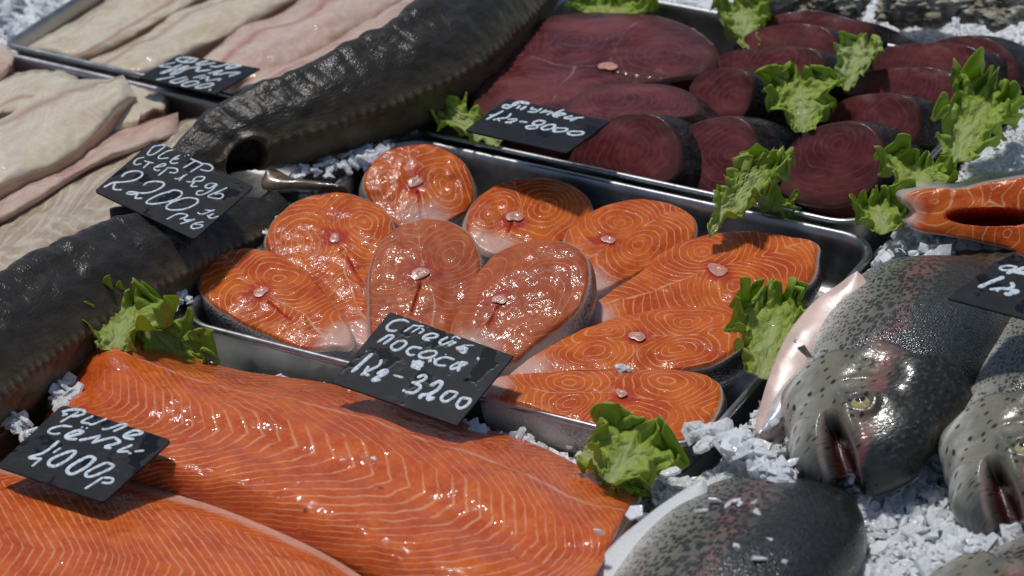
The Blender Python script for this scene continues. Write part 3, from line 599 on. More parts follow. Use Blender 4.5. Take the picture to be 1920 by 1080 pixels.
# ------------------------------------------------------------------ fish bodies lofted in their own frame
def loft(prof, nu, nv, ufun=None):
    x = np.linspace(0, 1, nu); x = ufun(x) if ufun else x
    pts = np.array(prof); L = pts[-1, 0]
    xs = x*L; cols = [np.interp(xs, pts[:, 0], pts[:, 0])]
    dense = catmull(pts, 400); 
    cols = [np.interp(xs, dense[:, 0], dense[:, k]) for k in range(1, pts.shape[1])]
    return xs, cols
def make_trout():
    #        x     yd     yv     b      zc
    prof = [(0,   .008, -.010, .006, .012), (.004, .022, -.022, .013, .014), (.012, .035, -.034, .020, .017), (.026, .045, -.044, .025, .021), (.044, .052, -.050, .029, .025), (.07, .059, -.055, .032, .028), (.10, .065, -.058, .034, .031),
            (.14, .070, -.058, .036, .033), (.19, .075, -.058, .037, .034), (.245, .072, -.058, .034, .031), (.29, .058, -.050, .028, .025), (.33, .038, -.038, .018, .014), (.36, .024, -.024, .011, .006)]
    nu, nv = 270, 220
    xs, (yd, yv, bb, zc) = loft(prof, nu, nv, lambda u: u**1.35)
    th = np.linspace(0, 2*math.pi, nv, endpoint=False)           # 0 dorsal, pi/2 upper flank, pi ventral
    ct, st_ = np.cos(th), np.sin(th)
    ex = 2/2.25
    C = np.sign(ct)*np.abs(ct)**ex; Sn = np.sign(st_)*np.abs(st_)**ex
    mid = ((yd+yv)/2)[:, None]; half = ((yd-yv)/2)[:, None]
    X = xs[:, None]*np.ones((1, nv)); Yy = mid+half*C; Zz = zc[:, None]+bb[:, None]*Sn
    up = (Sn > 0)[None, :]*np.ones((nu, 1))
    ndir = np.stack([np.zeros_like(X)-.15, C/(half+.004)*np.ones_like(X), Sn/(bb[:, None]+.004)], -1); ndir /= np.linalg.norm(ndir, axis=-1)[..., None]
    P = np.stack([X, Yy, Zz], -1)
    # head: gill cover edge, eye socket, mouth
    xg = .104-.35*np.maximum(0, -(Yy+.005))-.22*np.maximum(0, Yy-.01)+.004*np.sin(Yy*160)
    g = X-xg
    P += ndir*(.0075*sst(-.045, -.004, g)*sst(.004, .0, g))[..., None]
    head = sst(.004, -.004, g)
    gill = np.exp(-((g-.0035)/.0028)**2)*sst(.035, -.02, Yy)*up*.7
    pre = X-(.074-.4*np.maximum(0, -Yy)-.1*np.maximum(0, Yy))
    P += ndir*(-.0016*np.exp(-(pre/.0022)**2)*sst(.02, -.005, Yy))[..., None]
    ym = -.003-.36*X; gap = .0115*np.clip(1-X/.043, 0, 1)**.6*(.85+.15*sst(0, .010, X))
    dy = Yy-ym; lowj = dy < 0
    mk = np.clip(1-np.abs(dy)/(gap+.0022), 0, 1)*sst(.044, .037, X)
    mk = np.where(gap > 0, mk, 0)
    ady = np.abs(dy)
    P[..., 1] += np.where(lowj, -1., .45)*gap*sst(0, 1.2, ady/(gap+1e-5))*np.exp(-(ady/.035)**2)
    sunk = sst(.28, .85, mk)
    P[..., 2] = P[..., 2]*(1-sunk)+sunk*(zc[:, None]+.15*bb[:, None]*Sn)
    P[..., 0] += sunk*.014*(1-X/.05)
    P += ndir*(.0004*np.exp(-((ady-gap-.003)/.0035)**2)*sst(.055, .03, X))[..., None]
    mx = np.abs(dy-.009)                                           # upper jaw bone reaching back behind the eye
    P += ndir*(.0036*np.exp(-(mx/.0036)**2)*sst(.066, .052, X)*sst(.01, .025, X))[..., None]
    P += ndir*(.0022*noise(P*np.array([1, 1, 1.]), 55, 3)*head+.0010*noise(P, 30, 4)*(1-head))[..., None]
    ex_, ey_ = .045, .003
    de = np.hypot(X-ex_, Yy-ey_)
    P += ndir*((.0025*np.exp(-((de-.0095)/.003)**2)-.0015*np.exp(-(de/.006)**2))*up)[..., None]
    dv = np.clip((Yy-mid)/half, -1, 1)
    girth = np.cumsum(np.concatenate([np.zeros((nu, 1)), np.linalg.norm(np.diff(P, axis=1), axis=-1)], 1), 1)
    loc = np.stack([X, girth, np.zeros_like(X)], -1)
    r = lambda a: (a*np.ones_like(X)).reshape(-1)
    at = dict(dv=r(dv), x=r(X), head=r(head), mouth=r(np.clip(mk, 0, 1)*up), gill=r(gill), gline=r(np.exp(-((g-.0002)/.0014)**2)*up*.9), loc=loc.reshape(-1, 3), band=r(.02+.12*head))
    F = grid_faces(nu, nv, cv=True)+[list(range(nv)), [(nu-1)*nv+j for j in range(nv)][::-1]]
    # the eye's place on the finished skin
    k = np.argmin((de+(1-up)*9).reshape(-1)); E = P.reshape(-1, 3)[k]; En = ndir.reshape(-1, 3)[k]
    fin = []
    return P.reshape(-1, 3)*[.86, 1, .94], F, at, E*[.86, 1, .94], En
TP, TF_, TA_, TE_, TEN = make_trout()
def disc_dome(c, n, r, h, rings=7, seg=20, power=2):
    n = n/np.linalg.norm(n); a = np.cross(n, [1, .2, .1]); a /= np.linalg.norm(a); b = np.cross(n, a); V = []
    for i in range(rings):
        k = max(.02, i/(rings-1))
        for j in range(seg):
            t = 2*math.pi*j/seg; V.append(c+(a*math.cos(t)+b*math.sin(t))*r*k+n*h*(1-k**power))
    return V, grid_faces(rings, seg, cv=True)+[list(range(seg))]
def fin_mesh(base0, base1, tip0, tip1, thick=.0012, n=14, m=8):
    V = []
    for sgn in (1, -1):
        for i in range(n):
            u = i/(n-1); a = base0*(1-u)+base1*u; b = tip0*(1-u)+tip1*u
            for j in range(m):
                v = j/(m-1); p = a*(1-v)+b*v
                V.append(p+np.array([0, 0, sgn*thick*(1.2-v)+.0012*math.sin(u*40)*v]))
    F = grid_faces(n, m)+grid_faces(n, m, off=n*m)
    ed = [i*m for i in range(n)]+[(n-1)*m+j for j in range(1, m)]+[i*m+m-1 for i in range(n-2, -1, -1)]+[j for j in range(m-2, 0, -1)]
    F += [(ed[i], ed[(i+1) % len(ed)], ed[(i+1) % len(ed)]+n*m, ed[i]+n*m) for i in range(len(ed))]
    return V, F
def build_trout(label):
    root = thing('trout', label, 'trout', (0, 0, 0), 'whole trout on the ice')
    mesh_obj('body', TP, TF_, TROUT, root, TA_)
    V, F = disc_dome(TE_-TEN*.0005, TEN, .0085, .0050); e = mesh_obj('eye', V, F, GOLD, root)
    V, F = disc_dome(TE_+TEN*.0038, TEN, .0036, .0013); mesh_obj('pupil', V, F, PUPIL, e)
    V, F = fin_mesh(np.array([.30, -.022, .006]), np.array([.30, .022, .006]), np.array([.345, -.045, .002]), np.array([.345, .045, .002])); mesh_obj('tail_fin', V, F, FINM, root)
    V, F = fin_mesh(np.array([.090, -.040, .050]), np.array([.100, -.046, .048]), np.array([.116, -.056, .052]), np.array([.122, -.064, .046])); mesh_obj('pectoral_fin', V, F, FINM, root)
    return root
def place(root, px, py, z, heading, roll, pitch=0., sc=1.):
    """nose at a measured point; heading = direction of the tail, degrees right of straight away"""
    a = math.radians(heading); X = Vector((math.sin(a), math.cos(a), math.tan(math.radians(pitch)))).normalized(); Yv = Vector((math.cos(a), -math.sin(a), 0)); Yv = (Yv-X*Yv.dot(X)).normalized(); Zv = Yv.cross(X)
    if Zv.z < 0: Zv = -Zv
    r = math.radians(roll); Y2 = Yv*math.cos(r)+Zv*math.sin(r); Z2 = Zv*math.cos(r)-Yv*math.sin(r)
    p = U(px, py, z); m = Matrix.Identity(4)
    for i in range(3):
        m[i][0] = X[i]*sc; m[i][1] = Y2[i]*sc; m[i][2] = -Z2[i]*sc*-1; m[i][3] = p[i]
    return m
def set_mirrored(root, m):
    """the fish shows its other flank: bake the mirrored frame into the meshes so that every object keeps a plain transform"""
    p = m.to_translation(); R3 = m.to_3x3()
    root.location = p
    for o in root.children_recursive:
        me = o.data.copy(); o.data = me
        me.transform(R3.to_4x4())
        if R3.determinant() < 0: me.flip_normals()
        me.update()
t1 = build_trout('big trout with open mouth, head between the steak tray and the ice'); set_mirrored(t1, place(t1, 1600, 936, .004, 20.5, 9, 0))
def copy_trout(label, m):
    r = build_trout(label); set_mirrored(r, m); return r
copy_trout('trout cut off by the right picture edge, mouth open over the ice', place(None, 1908, 1026, .004, 20.5, 9, 0))
copy_trout('lower trout dusted with ice below the big open mouthed trout', place(None, 1160, 1488, -.036, 26, 9, 0, 1.12))
copy_trout('trout of which only a pinkish back shows at the bottom right corner', place(None, 1700, 1315, -.03, 62, 8, 0))

# belly flaps beside the trout
def flap(label, pts, z, n, thick, mat, dome=.002, seed=70, name='belly_flap', cat='fish flap'):
    O = np.array(pts, float); c0 = O.mean(0); P0 = U(c0[0], c0[1], z)
    e1 = np.array([1., 0, 0]); e1 -= n*(e1@n); e1 /= np.linalg.norm(e1); e2 = np.cross(n, e1)
    ab = np.array([[(onplane(x, y, P0, n)-P0)@e1, (onplane(x, y, P0, n)-P0)@e2] for x, y in O])
    ol = resample(catmull(ab, 300, True), 110, True); 
    # medial strip: pair both sides of the outline
    h = 55; L = ol[:h+1]; R_ = np.vstack([ol[:1], ol[:h-1:-1]])[:h+1]; nt = 18; V = []
    for i in range(h+1):
        for j in range(nt):
            t = j/(nt-1); q = L[i]*(1-t)+R_[i]*t
            p = P0+e1*q[0]+e2*q[1]; V.append(p+n*(dome*(1-(2*t-1)**2)+.0004*math.sin(i*.25+t*3)))
    V = np.array(V); V = V+n*(.0007*fbm(V, 40, seed))[:, None]
    low = V-n*thick; N = len(V); F = grid_faces(h+1, nt)+grid_faces(h+1, nt, off=N)
    ed = [i*nt for i in range(h+1)]+[h*nt+j for j in range(1, nt)]+[i*nt+nt-1 for i in range(h-1, -1, -1)]+[j for j in range(nt-2, 0, -1)]
    F += [(ed[i], ed[(i+1) % len(ed)], ed[(i+1) % len(ed)]+N, ed[i]+N) for i in range(len(ed))]
    o = mesh_obj(name, np.vstack([V, low]), F, mat); return o
def as_part(o, root):
    o.parent = root; o.location = o.location-Vector(root.location); return o
as_part(flap('', [(1608,512),(1570,535),(1520,570),(1478,625),(1448,690),(1425,760),(1417,812),(1440,815),(1462,790),(1490,735),(1530,665),(1575,600),(1625,545)], .030, tilt(-10, 22), .010, PINKF), t1)
mm = flap('', [(1590,655),(1545,668),(1500,692),(1460,735),(1434,785),(1428,812),(1445,806),(1478,770),(1518,725),(1565,692),(1598,676)], .034, tilt(-10, 25), .004, MEMB, seed=72); mm.name = 'gill_membrane'; as_part(mm, t1)
t2 = [o for o in SC.objects if o.name.startswith('trout.') and o.parent is None][0]
as_part(flap('', [(1920,655),(1880,680),(1840,720),(1812,770),(1795,830),(1782,890),(1790,910),(1810,880),(1835,820),(1870,760),(1925,700)], .026, tilt(-10, 22), .010, PINKF, seed=73), t2)
t3 = [o for o in SC.objects if o.name.startswith('trout.') and o.parent is None][1]
as_part(flap('', [(1318,902),(1270,925),(1215,965),(1160,1010),(1115,1060),(1080,1120),(1150,1150),(1230,1100),(1270,1040),(1300,980),(1325,930)], .008, tilt(-6, 14), .014, WHITEB, seed=74), t3)

# piece of gutted trout at the right edge
cut_piece('trout_piece', 'gutted trout half with orange flesh and a dark hollow at the right edge', 'trout piece', None,
          [(1690,372),(1705,358),(1750,350),(1800,352),(1850,340),(1900,333),(1990,325),(2040,400),(2030,500),(1960,500),(1900,470),(1850,455),(1780,442),(1720,432),(1700,415),(1712,398)], .035, tilt(-6, 48), .06,
          SAL, SKIN, None, (1890,320), (1690,400), [(1760,380),(1960,380),(1900,450)], pitch=.009, seed=80, cav=((1858,408), 82, 17), backshift=(.0, .02, .012), belw=.03)

# ------------------------------------------------------------------ sturgeons
def sturgeon(label, path, radii, holes=None, fin=None):
    """path: measured (x, y, z) of the body's middle; radii along it"""
    C = np.array([U(x, y, z) for x, y, z in path]); C = catmull(C, 300); C = resample(C, 300); rad = np.interp(np.linspace(0, 1, 300), np.linspace(0, 1, len(radii)), radii)
    nu, nv = 300, 120; T = np.gradient(C, axis=0); T /= np.linalg.norm(T, axis=1)[:, None]
    upv = np.array([-.28, .24, .93]); D = upv-T*(T@upv)[:, None]; D /= np.linalg.norm(D, axis=1)[:, None]; N = np.cross(T, D)
    if N[150][1] > 0: N = -N                                    # flank that faces the customer
    sl = np.concatenate([[0], np.cumsum(np.linalg.norm(np.diff(C, axis=0), axis=1))])
    th = np.linspace(0, 2*math.pi, nv, endpoint=False); ct, st_ = np.cos(th)[None], np.sin(th)[None]
    a = np.minimum(th, 2*math.pi-th)[None]*np.ones((nu, 1))       # angle away from the back ridge
    s = sl[:, None]*np.ones((1, nv))
    r = rad[:, None]*(1+.20*np.exp(-(a/.35)**2)+.06*np.exp(-((a-1.75)/.22)**2))
    saw = (s/.029+.35*noise(np.stack([s, s*0, s*0], -1), 20, 2)) % 1.; sc_ = np.exp(-(a/.30)**2)
    r = r+.0020*sc_*(1-np.abs(saw-.35)/.65).clip(0, 1)*(.6+.8*noise(np.stack([s, a*0, a*0], -1), 40, 3))
    crease = (.5+.5*np.sin(2*math.pi*(s/.0135-.75*a)+2*noise(np.stack([s,a*.04,a*0],-1),30,4)))**4
    r = r-.0009*crease*sst(.12, .3, a)*sst(1.1, .5, a)*(.6+.6*noise(np.stack([s, a*.05, a*0], -1), 25, 8))
    saw2 = (s/.0085) % 1.; lat = np.exp(-((a-1.75)/.07)**2)
    r = r+.0022*lat*np.sin(math.pi*saw2)**2
    hole = np.zeros_like(r)
    P = C[:, None]+r[..., None]*(ct[..., None]*D[:, None]+.92*st_[..., None]*N[:, None])
    P = P+(.0018*fbm(P, 60, 5))[..., None]*(P-C[:, None])/r[..., None]
    if holes:
        for (hx, hy, rx, ry) in holes:
            px, py = proj(P.reshape(-1, 3)); px = px.reshape(r.shape); py = py.reshape(r.shape); vis = (ct*D[:, 2:]+st_*N[:, 2:] > -.3)
            k = np.sqrt(((px-hx+.35*(py-hy))/rx)**2+((py-hy)/ry)**2); hk = sst(1.05, .8, k)*(st_ > 0)
            P = P-(hk*.022)[..., None]*N[:, None]+(np.exp(-((k-1.2)/.14)**2)*(st_ > 0)*.004)[..., None]*N[:, None]; hole = np.maximum(hole, sst(1., .9, k)*(st_ > 0))
    loc = np.stack([s, a*rad.mean(), np.zeros_like(s)], -1)
    q = lambda v: (v*np.ones_like(s)).reshape(-1)
    at = dict(dv=q(np.cos(a)), scute=q(lat*np.sin(math.pi*saw2)**2*.9+.0*s), hole=q(hole), loc=loc.reshape(-1, 3))
    root = thing('sturgeon', label, 'sturgeon', tuple(C[150]-np.array([0, 0, rad[150]])), 'sturgeons lying along the ice')
    mesh_obj('body', P.reshape(-1, 3), grid_faces(nu, nv, cv=True)+[list(range(nv)), [(nu-1)*nv+j for j in range(nv)]], STURG, root, at)
    return root
s1 = sturgeon('dark ridged sturgeon with an open gill, head behind the sturgeon price tag',
              [(330,330,.024),(372,300,.026),(420,272,.030),(480,252,.034),(560,228,.036),(680,185,.036),(780,140,.036),(860,82,.036),(930,18,.034),(1010,-60,.03)], [.014,.026,.033,.037,.041,.044,.044,.042,.038,.034], holes=[(462,300,36,38)])
as_part(flap('', [(500,322),(490,345),(510,355),(560,354),(625,356),(650,352),(600,340),(550,334),(520,318)], .012, tilt(0, 20), .004, FINP, seed=75, dome=.004), s1).name = 'pectoral_fin'
sturgeon('nearer sturgeon with creased black back at the left picture edge',
         [(-190,810,.020),(-100,742,.020),(0,668,.020),(100,602,.020),(200,545,.018),(300,497,.014),(390,460,.008),(470,428,.004),(530,400,.002)], [.048,.047,.046,.045,.042,.038,.030,.022,.014])

# ------------------------------------------------------------------ price tags with hand-painted writing
def price_tag(label, corners, z, n, strokes, org, k, lw=.0011, r=.004, stake=None):
    c = np.array(corners, float); m = c.mean(0); P0 = U(m[0], m[1], z)
    q = np.array([onplane(x, y, P0, n) for x, y in c]); ex = q[1]-q[0]+q[2]-q[3]; ex /= np.linalg.norm(ex); ey = np.cross(n, ex)
    root = thing('price_tag', label, 'price tag', tuple(P0), 'black price tags')
    pts = []
    for i in range(4):
        a, b, d = q[i-1], q[i], q[(i+1) % 4]; u = (a-b)/np.linalg.norm(a-b); v = (d-b)/np.linalg.norm(d-b)
        for t in np.linspace(0, 1, 6): pts.append(b+u*r*(1-t)**2+v*r*t**2)
    pts = np.array(pts); k_ = len(pts); cen = pts.mean(0); T = .0013
    ins = cen+(pts-cen)*.992
    V = np.vstack([ins, pts-n*.0003, pts-n*T, ins-n*(T+.0003)]); F = grid_faces(4, k_, cv=True)+[list(range(k_)), [3*k_+i for i in range(k_)]]
    o = mesh_obj('board', V, F, TAG, root, smooth=False)
    VV_, FF_, nn = [], [], 0
    rs = np.random.RandomState(len(strokes))
    for st in strokes:
        wd = 1.
        if isinstance(st, tuple): st, wd = st
        px = np.array(st, float)*k+np.array(org)
        Q = np.array([onplane(x, y, P0, n) for x, y in px])
        L = np.linalg.norm(np.diff(Q, axis=0), axis=1).sum()
        Q = catmull(Q, max(8, len(Q)*8)) if len(Q) > 2 else Q
        Q = resample(Q, max(4, int(L/.0007)))
        t = np.gradient(Q, axis=0); t /= np.linalg.norm(t, axis=1)[:, None]+1e-9; sd = np.cross(n, t)
        wv = lw*wd*(1+.22*noise(Q, 300, 3)); wv[0] *= .7; wv[-1] *= .6
        e0 = Q[0]-t[0]*lw*wd*.5; e1_ = Q[-1]+t[-1]*lw*wd*.5
        rows = []
        prof = [(-1., -.0002), (-.75, .00025), (0, .0004), (.75, .00025), (1., -.0002)]
        lift = rs.rand()*.00008
        for f, h in prof: rows.append(Q+sd*(wv*f)[:, None]+n*(h+lift))
        R_ = np.stack(rows, 1); R_ = np.vstack([np.repeat((e0-n*.0002)[None, None], 5, 1), R_, np.repeat((e1_-n*.0002)[None, None], 5, 1)])
        V = R_.reshape(-1, 3); VV_.append(V); FF_ += grid_faces(len(R_), 5, off=nn); nn += len(V)
    if VV_: mesh_obj('writing', np.vstack(VV_), FF_, PAINT, root)
    if stake is not None:
        a, b = stake; d = b-a; d /= np.linalg.norm(d); u = np.cross(d, Z); u /= np.linalg.norm(u); v = np.cross(d, u); ns = 14; V = []
        L = np.linspace(0, 1, 20)
        for tt in L:
            for j in range(ns):
                an = 2*math.pi*j/ns; rr_ = .0048*(1+.12*math.sin(tt*9)+.1*math.sin(3*an)); V.append(a+(b-a)*tt+(u*math.cos(an)+v*math.sin(an))*rr_)
        mesh_obj('stake', V, grid_faces(20, ns, cv=True)+[list(range(ns)), [19*ns+j for j in range(ns)]], STAKE, root)
    return root
o_ = lambda *p: list(p)
T2200 = [[(735,115),(660,130),(605,190),(610,212),(665,200),(740,150),(770,120),(735,113)], [(850,160),(790,175),(720,215),(705,240),(745,245),(805,238)], [(915,210),(850,245),(820,280),(850,292),(895,285)], [(850,252),(905,243)], [(955,222),(966,220)], [(990,212),(1002,211)],
 [(1015,245),(1065,266),(1120,288)], [(1065,266),(1005,300),(945,335)], [(1150,290),(1085,330),(1015,375)], [(1105,290),(1190,300),(1230,335),(1190,365),(1110,350)],
 [(570,232),(500,250),(470,285),(490,305),(540,295)], [(570,268),(660,290)], [(622,280),(560,335)], [(670,330),(760,315),(770,295),(720,305),(665,335),(685,360),(720,355)], [(805,330),(700,412)], [(780,335),(850,335),(890,352),(870,382),(810,378)],
 [(860,435),(900,438),(985,395)], [(955,405),(930,430),(905,460)], [(975,465),(1030,470),(1050,440),(1090,420),(1150,425),(1120,460),(1050,462)], [(1060,465),(1020,510),(1085,512)],
 [(1270,490),(1200,485),(1155,515),(1200,530),(1270,492),(1210,555),(1120,595),(1075,590),(1085,560),(1140,555)], [(1370,525),(1290,560),(1185,605),(1230,625),(1300,630),(1330,600),(1300,580),(1250,588)],
 ([(350,420),(390,385),(470,365),(540,375),(545,410),(480,450),(380,470),(270,478),(180,520)], 1.25), ([(290,480),(270,530),(300,545),(355,545)], 1.25), ([(560,505),(600,475),(690,465),(755,480),(745,515),(660,560),(560,578),(440,565),(400,580),(450,590),(540,575)], 1.25), ([(500,590),(485,625),(550,628)], 1.25),
 ([(800,575),(840,550),(920,560),(925,600),(840,650),(680,680),(595,675),(610,645),(720,590),(850,552)], 1.25), ([(990,620),(1080,635),(1070,680),(960,730),(830,740),(780,715),(830,670),(940,630),(1000,622)], 1.25),
 [(785,830),(890,780),(960,780),(985,800),(910,830)], [(975,795),(960,838),(1060,830)], [(1060,830),(915,875)], [(1140,855),(1060,870),(1020,900),(1040,920),(1110,910),(1130,885),(1060,880)], [(1080,765),(1130,780),(1250,738)], [(1155,740),(1222,748)], [(1175,790),(1215,820),(1285,800)], [(1240,775),(1185,800)]]
price_tag('sturgeon price tag reading 2200, between the pale fillets and the sturgeon', [(288,262),(477,349),(364,449),(176,358)], .062, tilt(3, 12), T2200, (160, 250), .1944, lw=.00082, stake=(U(208, 402, .040), U(330, 388, .044)))
T3200 = [([(705,155),(660,135),(580,145),(525,185),(525,215),(560,228),(605,225)], 1.2), [(665,235),(735,190)], [(735,182),(832,190)], [(730,240),(800,200)], [(790,250),(830,225),(812,205)], ([(830,290),(920,285),(950,265),(900,250),(840,270),(830,295),(880,310)], 1.2),
 ([(1035,280),(970,315),(985,345),(1080,310)], 1.2), ([(1105,320),(1035,355)], 1.2), [(1070,290),(1100,275),(1140,295)], ([(1100,370),(1190,345)], .7), ([(1190,350),(1258,352)], .7),
 ([(440,325),(530,265)], 1.3), ([(530,265),(575,275),(490,340)], 1.3), ([(625,310),(560,350),(570,385),(620,385),(680,340),(670,315),(625,310)], 1.3), ([(815,375),(740,365),(690,395),(710,430),(755,430)], 1.3), ([(870,395),(800,420),(805,450),(870,455),(930,430),(930,400),(870,395)], 1.3), ([(1090,470),(1010,450),(935,475),(930,505),(970,520),(1018,520)], 1.3), ([(1130,490),(1060,530),(1070,550),(1130,530),(1195,500),(1140,490)], 1.3), ([(1140,500),(1120,570)], 1.3),
 ([(395,420),(225,575)], 1.7), ([(475,470),(450,520),(370,560),(300,600)], 1.4), ([(365,525),(330,580),(370,605)], 1.4), ([(440,590),(500,560),(515,580),(400,640),(465,640)], 1.8), ([(575,600),(658,622)], 1.1),
 ([(780,620),(830,600),(850,625),(800,655),(730,665)], 1.6), ([(750,668),(795,685),(795,715),(740,750),(675,742)], 1.6), ([(890,690),(950,655),(980,670),(950,720),(880,760),(810,770),(800,800)], 1.8), ([(880,770),(870,805),(920,790)], 1.8), ([(1040,735),(980,790),(1010,825),(1080,790),(1110,750),(1040,735)], 1.4), ([(1150,790),(1110,850),(1140,880),(1200,850),(1220,805),(1150,790)], 1.4),
 ([(1140,392),(1165,385),(1190,378)], 4.6), ([(735,525),(770,512),(820,495)], 4.2), ([(745,525),(785,508)], 6.), ([(1284,463),(1296,461)], 1.9), ([(875,476),(893,482)], 2.), ([(915,462),(925,464)], 1.1), ([(655,728),(672,734)], 1.9), ([(1014,427),(1020,428)], 1.), ([(345,400),(350,402)], .8)]
price_tag('salmon steak price tag reading 1 kg 3200 with chalk blots, centre front', [(731,584),(964,667),(857,798),(623,717)], .029, tilt(-5, 14), T3200, (610, 570), .2222, lw=.0010, r=.001)
T4000 = [([(760,165),(670,215),(580,268)], 1.), ([(600,165),(690,145),(800,150),(810,185),(740,205),(690,210)], 1.5), ([(605,180),(650,190),(600,205)], .8), ([(900,205),(790,260),(860,280)], 1.2), ([(860,285),(900,285),(1030,232)], 1.2), ([(985,330),(1040,330),(1180,285),(1215,300),(1095,355)], 1.3), ([(1200,400),(1330,385),(1370,365),(1300,345),(1205,385),(1210,415),(1290,430)], 1.4),
 ([(695,310),(600,302),(490,330),(470,365),(520,380),(580,375)], 1.2), ([(640,410),(740,385),(800,360),(740,348),(640,392),(660,425),(740,430)], 1.6), ([(785,315),(797,318)], 1.2), ([(832,320),(844,324)], 1.2), ([(765,440),(850,425),(970,395)], 1.4), ([(965,400),(890,470)], 1.4), ([(890,465),(1010,430),(1115,410)], 1.4), ([(1110,415),(1150,460),(1020,500),(1070,520)], 1.5), ([(1275,485),(1140,545),(1240,548)], 1.3), ([(1240,560),(1265,572)], 1.2), ([(1300,550),(1388,540)], 1.3),
 ([(570,445),(430,555),(285,605),(400,620)], 1.5), ([(400,615),(310,692)], 1.2), ([(585,515),(512,562)], 1.2), ([(720,540),(650,555),(500,620),(470,670),(530,690),(650,630),(725,560),(715,542)], 1.5), ([(900,600),(830,605),(680,690),(650,740),(700,765),(830,700),(910,625),(890,600)], 1.7), ([(1060,660),(1000,665),(850,740),(830,780),(880,790),(1010,740),(1095,690),(1050,660)], 1.4), ([(990,800),(890,865),(820,908)], 1.2), ([(1000,798),(1085,810),(1070,850),(980,850)], 1.2)]
price_tag('small tag reading 4000 in the near left corner on the salmon fillets', [(117,758),(323,825),(194,942),(-8,874)], .024, tilt(-5, 6), T4000, (0, 740), .1944, lw=.0010, r=.005)
T8000 = [([(850,215),(760,200),(680,212),(640,250),(580,275),(535,262),(560,235),(640,245),(720,215)], 1.3), ([(740,205),(845,225)], 1.3), ([(700,280),(740,242)], 1.2), ([(745,295),(812,250)], 1.2), [(890,265),(870,292),(935,290)], [(1000,278),(915,322),(830,315)], [(980,332),(1055,295)], [(1015,325),(1110,312)], [(1060,355),(1130,318)], [(1120,348),(1265,292)], ([(1140,370),(1230,358),(1280,345),(1220,335),(1140,362),(1190,385)], 1.1), [(1370,368),(1270,390),(1340,402),(1430,385)], [(1420,390),(1500,388)], [(1430,390),(1340,430)],
 ([(535,308),(430,360),(335,410)], 1.1), [(370,360),(440,358)], [(630,340),(580,388),(500,398),(415,415)], [(465,395),(490,430)], [(590,410),(690,405),(670,430),(565,445),(640,455)], ([(730,435),(825,445)], 1.1), ([(1040,430),(950,425),(890,460),(940,485),(930,515),(840,520),(815,495),(890,485),(1000,470),(1040,435)], 1.1), ([(1020,495),(1080,475),(1155,475),(1130,515),(1030,535),(995,515),(1020,495)], 1.1), ([(1170,512),(1300,520),(1270,552),(1180,558),(1140,548),(1170,512)], 1.1), ([(1360,550),(1490,560),(1480,588),(1370,598),(1310,575),(1360,550)], 1.1)]
price_tag('tuna price tag reading 1 kg 8000, leaning over the tuna tray', [(952,184),(1144,227),(1062,287),(871,244)], .048, tilt(3, 2), T8000, (860, 160), .15625, lw=.00115, r=.003)
T1400 = [([(930,240),(800,215),(670,220),(630,250),(720,280),(840,280),(900,250)], 1.4), ([(840,230),(740,270)], 1.3), ([(1080,260),(920,300),(970,318),(1180,290)], 1.5), ([(1110,340),(1210,345),(1390,300)], 1.5), ([(1330,380),(1480,350),(1540,330),(1420,320),(1330,370)], 1.6), [(600,285),(380,340),(550,350)], ([(700,315),(400,440),(560,400),(790,335),(540,450),(640,440),(760,380),(850,360)], 1.3), ([(850,360),(950,350),(920,410),(1120,390)], 1.4), ([(1080,445),(1280,400),(1160,460),(1300,450)], 1.3), ([(1300,440),(1530,430),(1380,485)], 1.3),
 ([(590,485),(460,515),(330,535)], 1.2), ([(770,495),(540,555),(620,580),(790,525)], 1.3), ([(940,560),(840,560),(700,600),(760,630),(900,600),(950,570)], 1.2), ([(1160,590),(1050,595),(900,640),(960,655),(1100,630),(1160,600)], 1.2), ([(1095,680),(1115,680)], 1.8), ([(1040,465),(860,510)], 1.), ([(950,520),(1080,495),(1060,550),(1250,520),(1220,550)], 1.)]
price_tag('farthest price tag reading 1400, among the fillets of the back tray', [(335,102),(488,128),(404,176),(260,145)], .014, tilt(0, -3), T1400, (250, 80), .1302, lw=.0010, r=.001)
TR_ = [([(1060,225),(960,205),(860,215),(830,240),(880,265),(980,260),(1060,230)], 1.2), ([(1140,235),(920,305)], 1.6), ([(1100,240),(1200,225),(1290,250),(1240,290),(1090,285)], 1.2), ([(1000,290),(1100,305),(1200,325)], 1.2), ([(875,355),(700,425),(540,495)], 1.9), ([(985,430),(1005,480),(940,515),(850,510),(690,525)], 1.5), ([(780,510),(800,550)], 1.5), ([(960,540),(1040,535),(1060,565),(890,580)], 1.5), ([(890,585),(980,600)], 1.5)]
price_tag('trout price tag cut off by the right picture edge', [(1870,488),(2080,548),(1990,616),(1775,559)], .108, tilt(0, 8), TR_, (1760, 470), .1389, lw=.00105, r=.002)

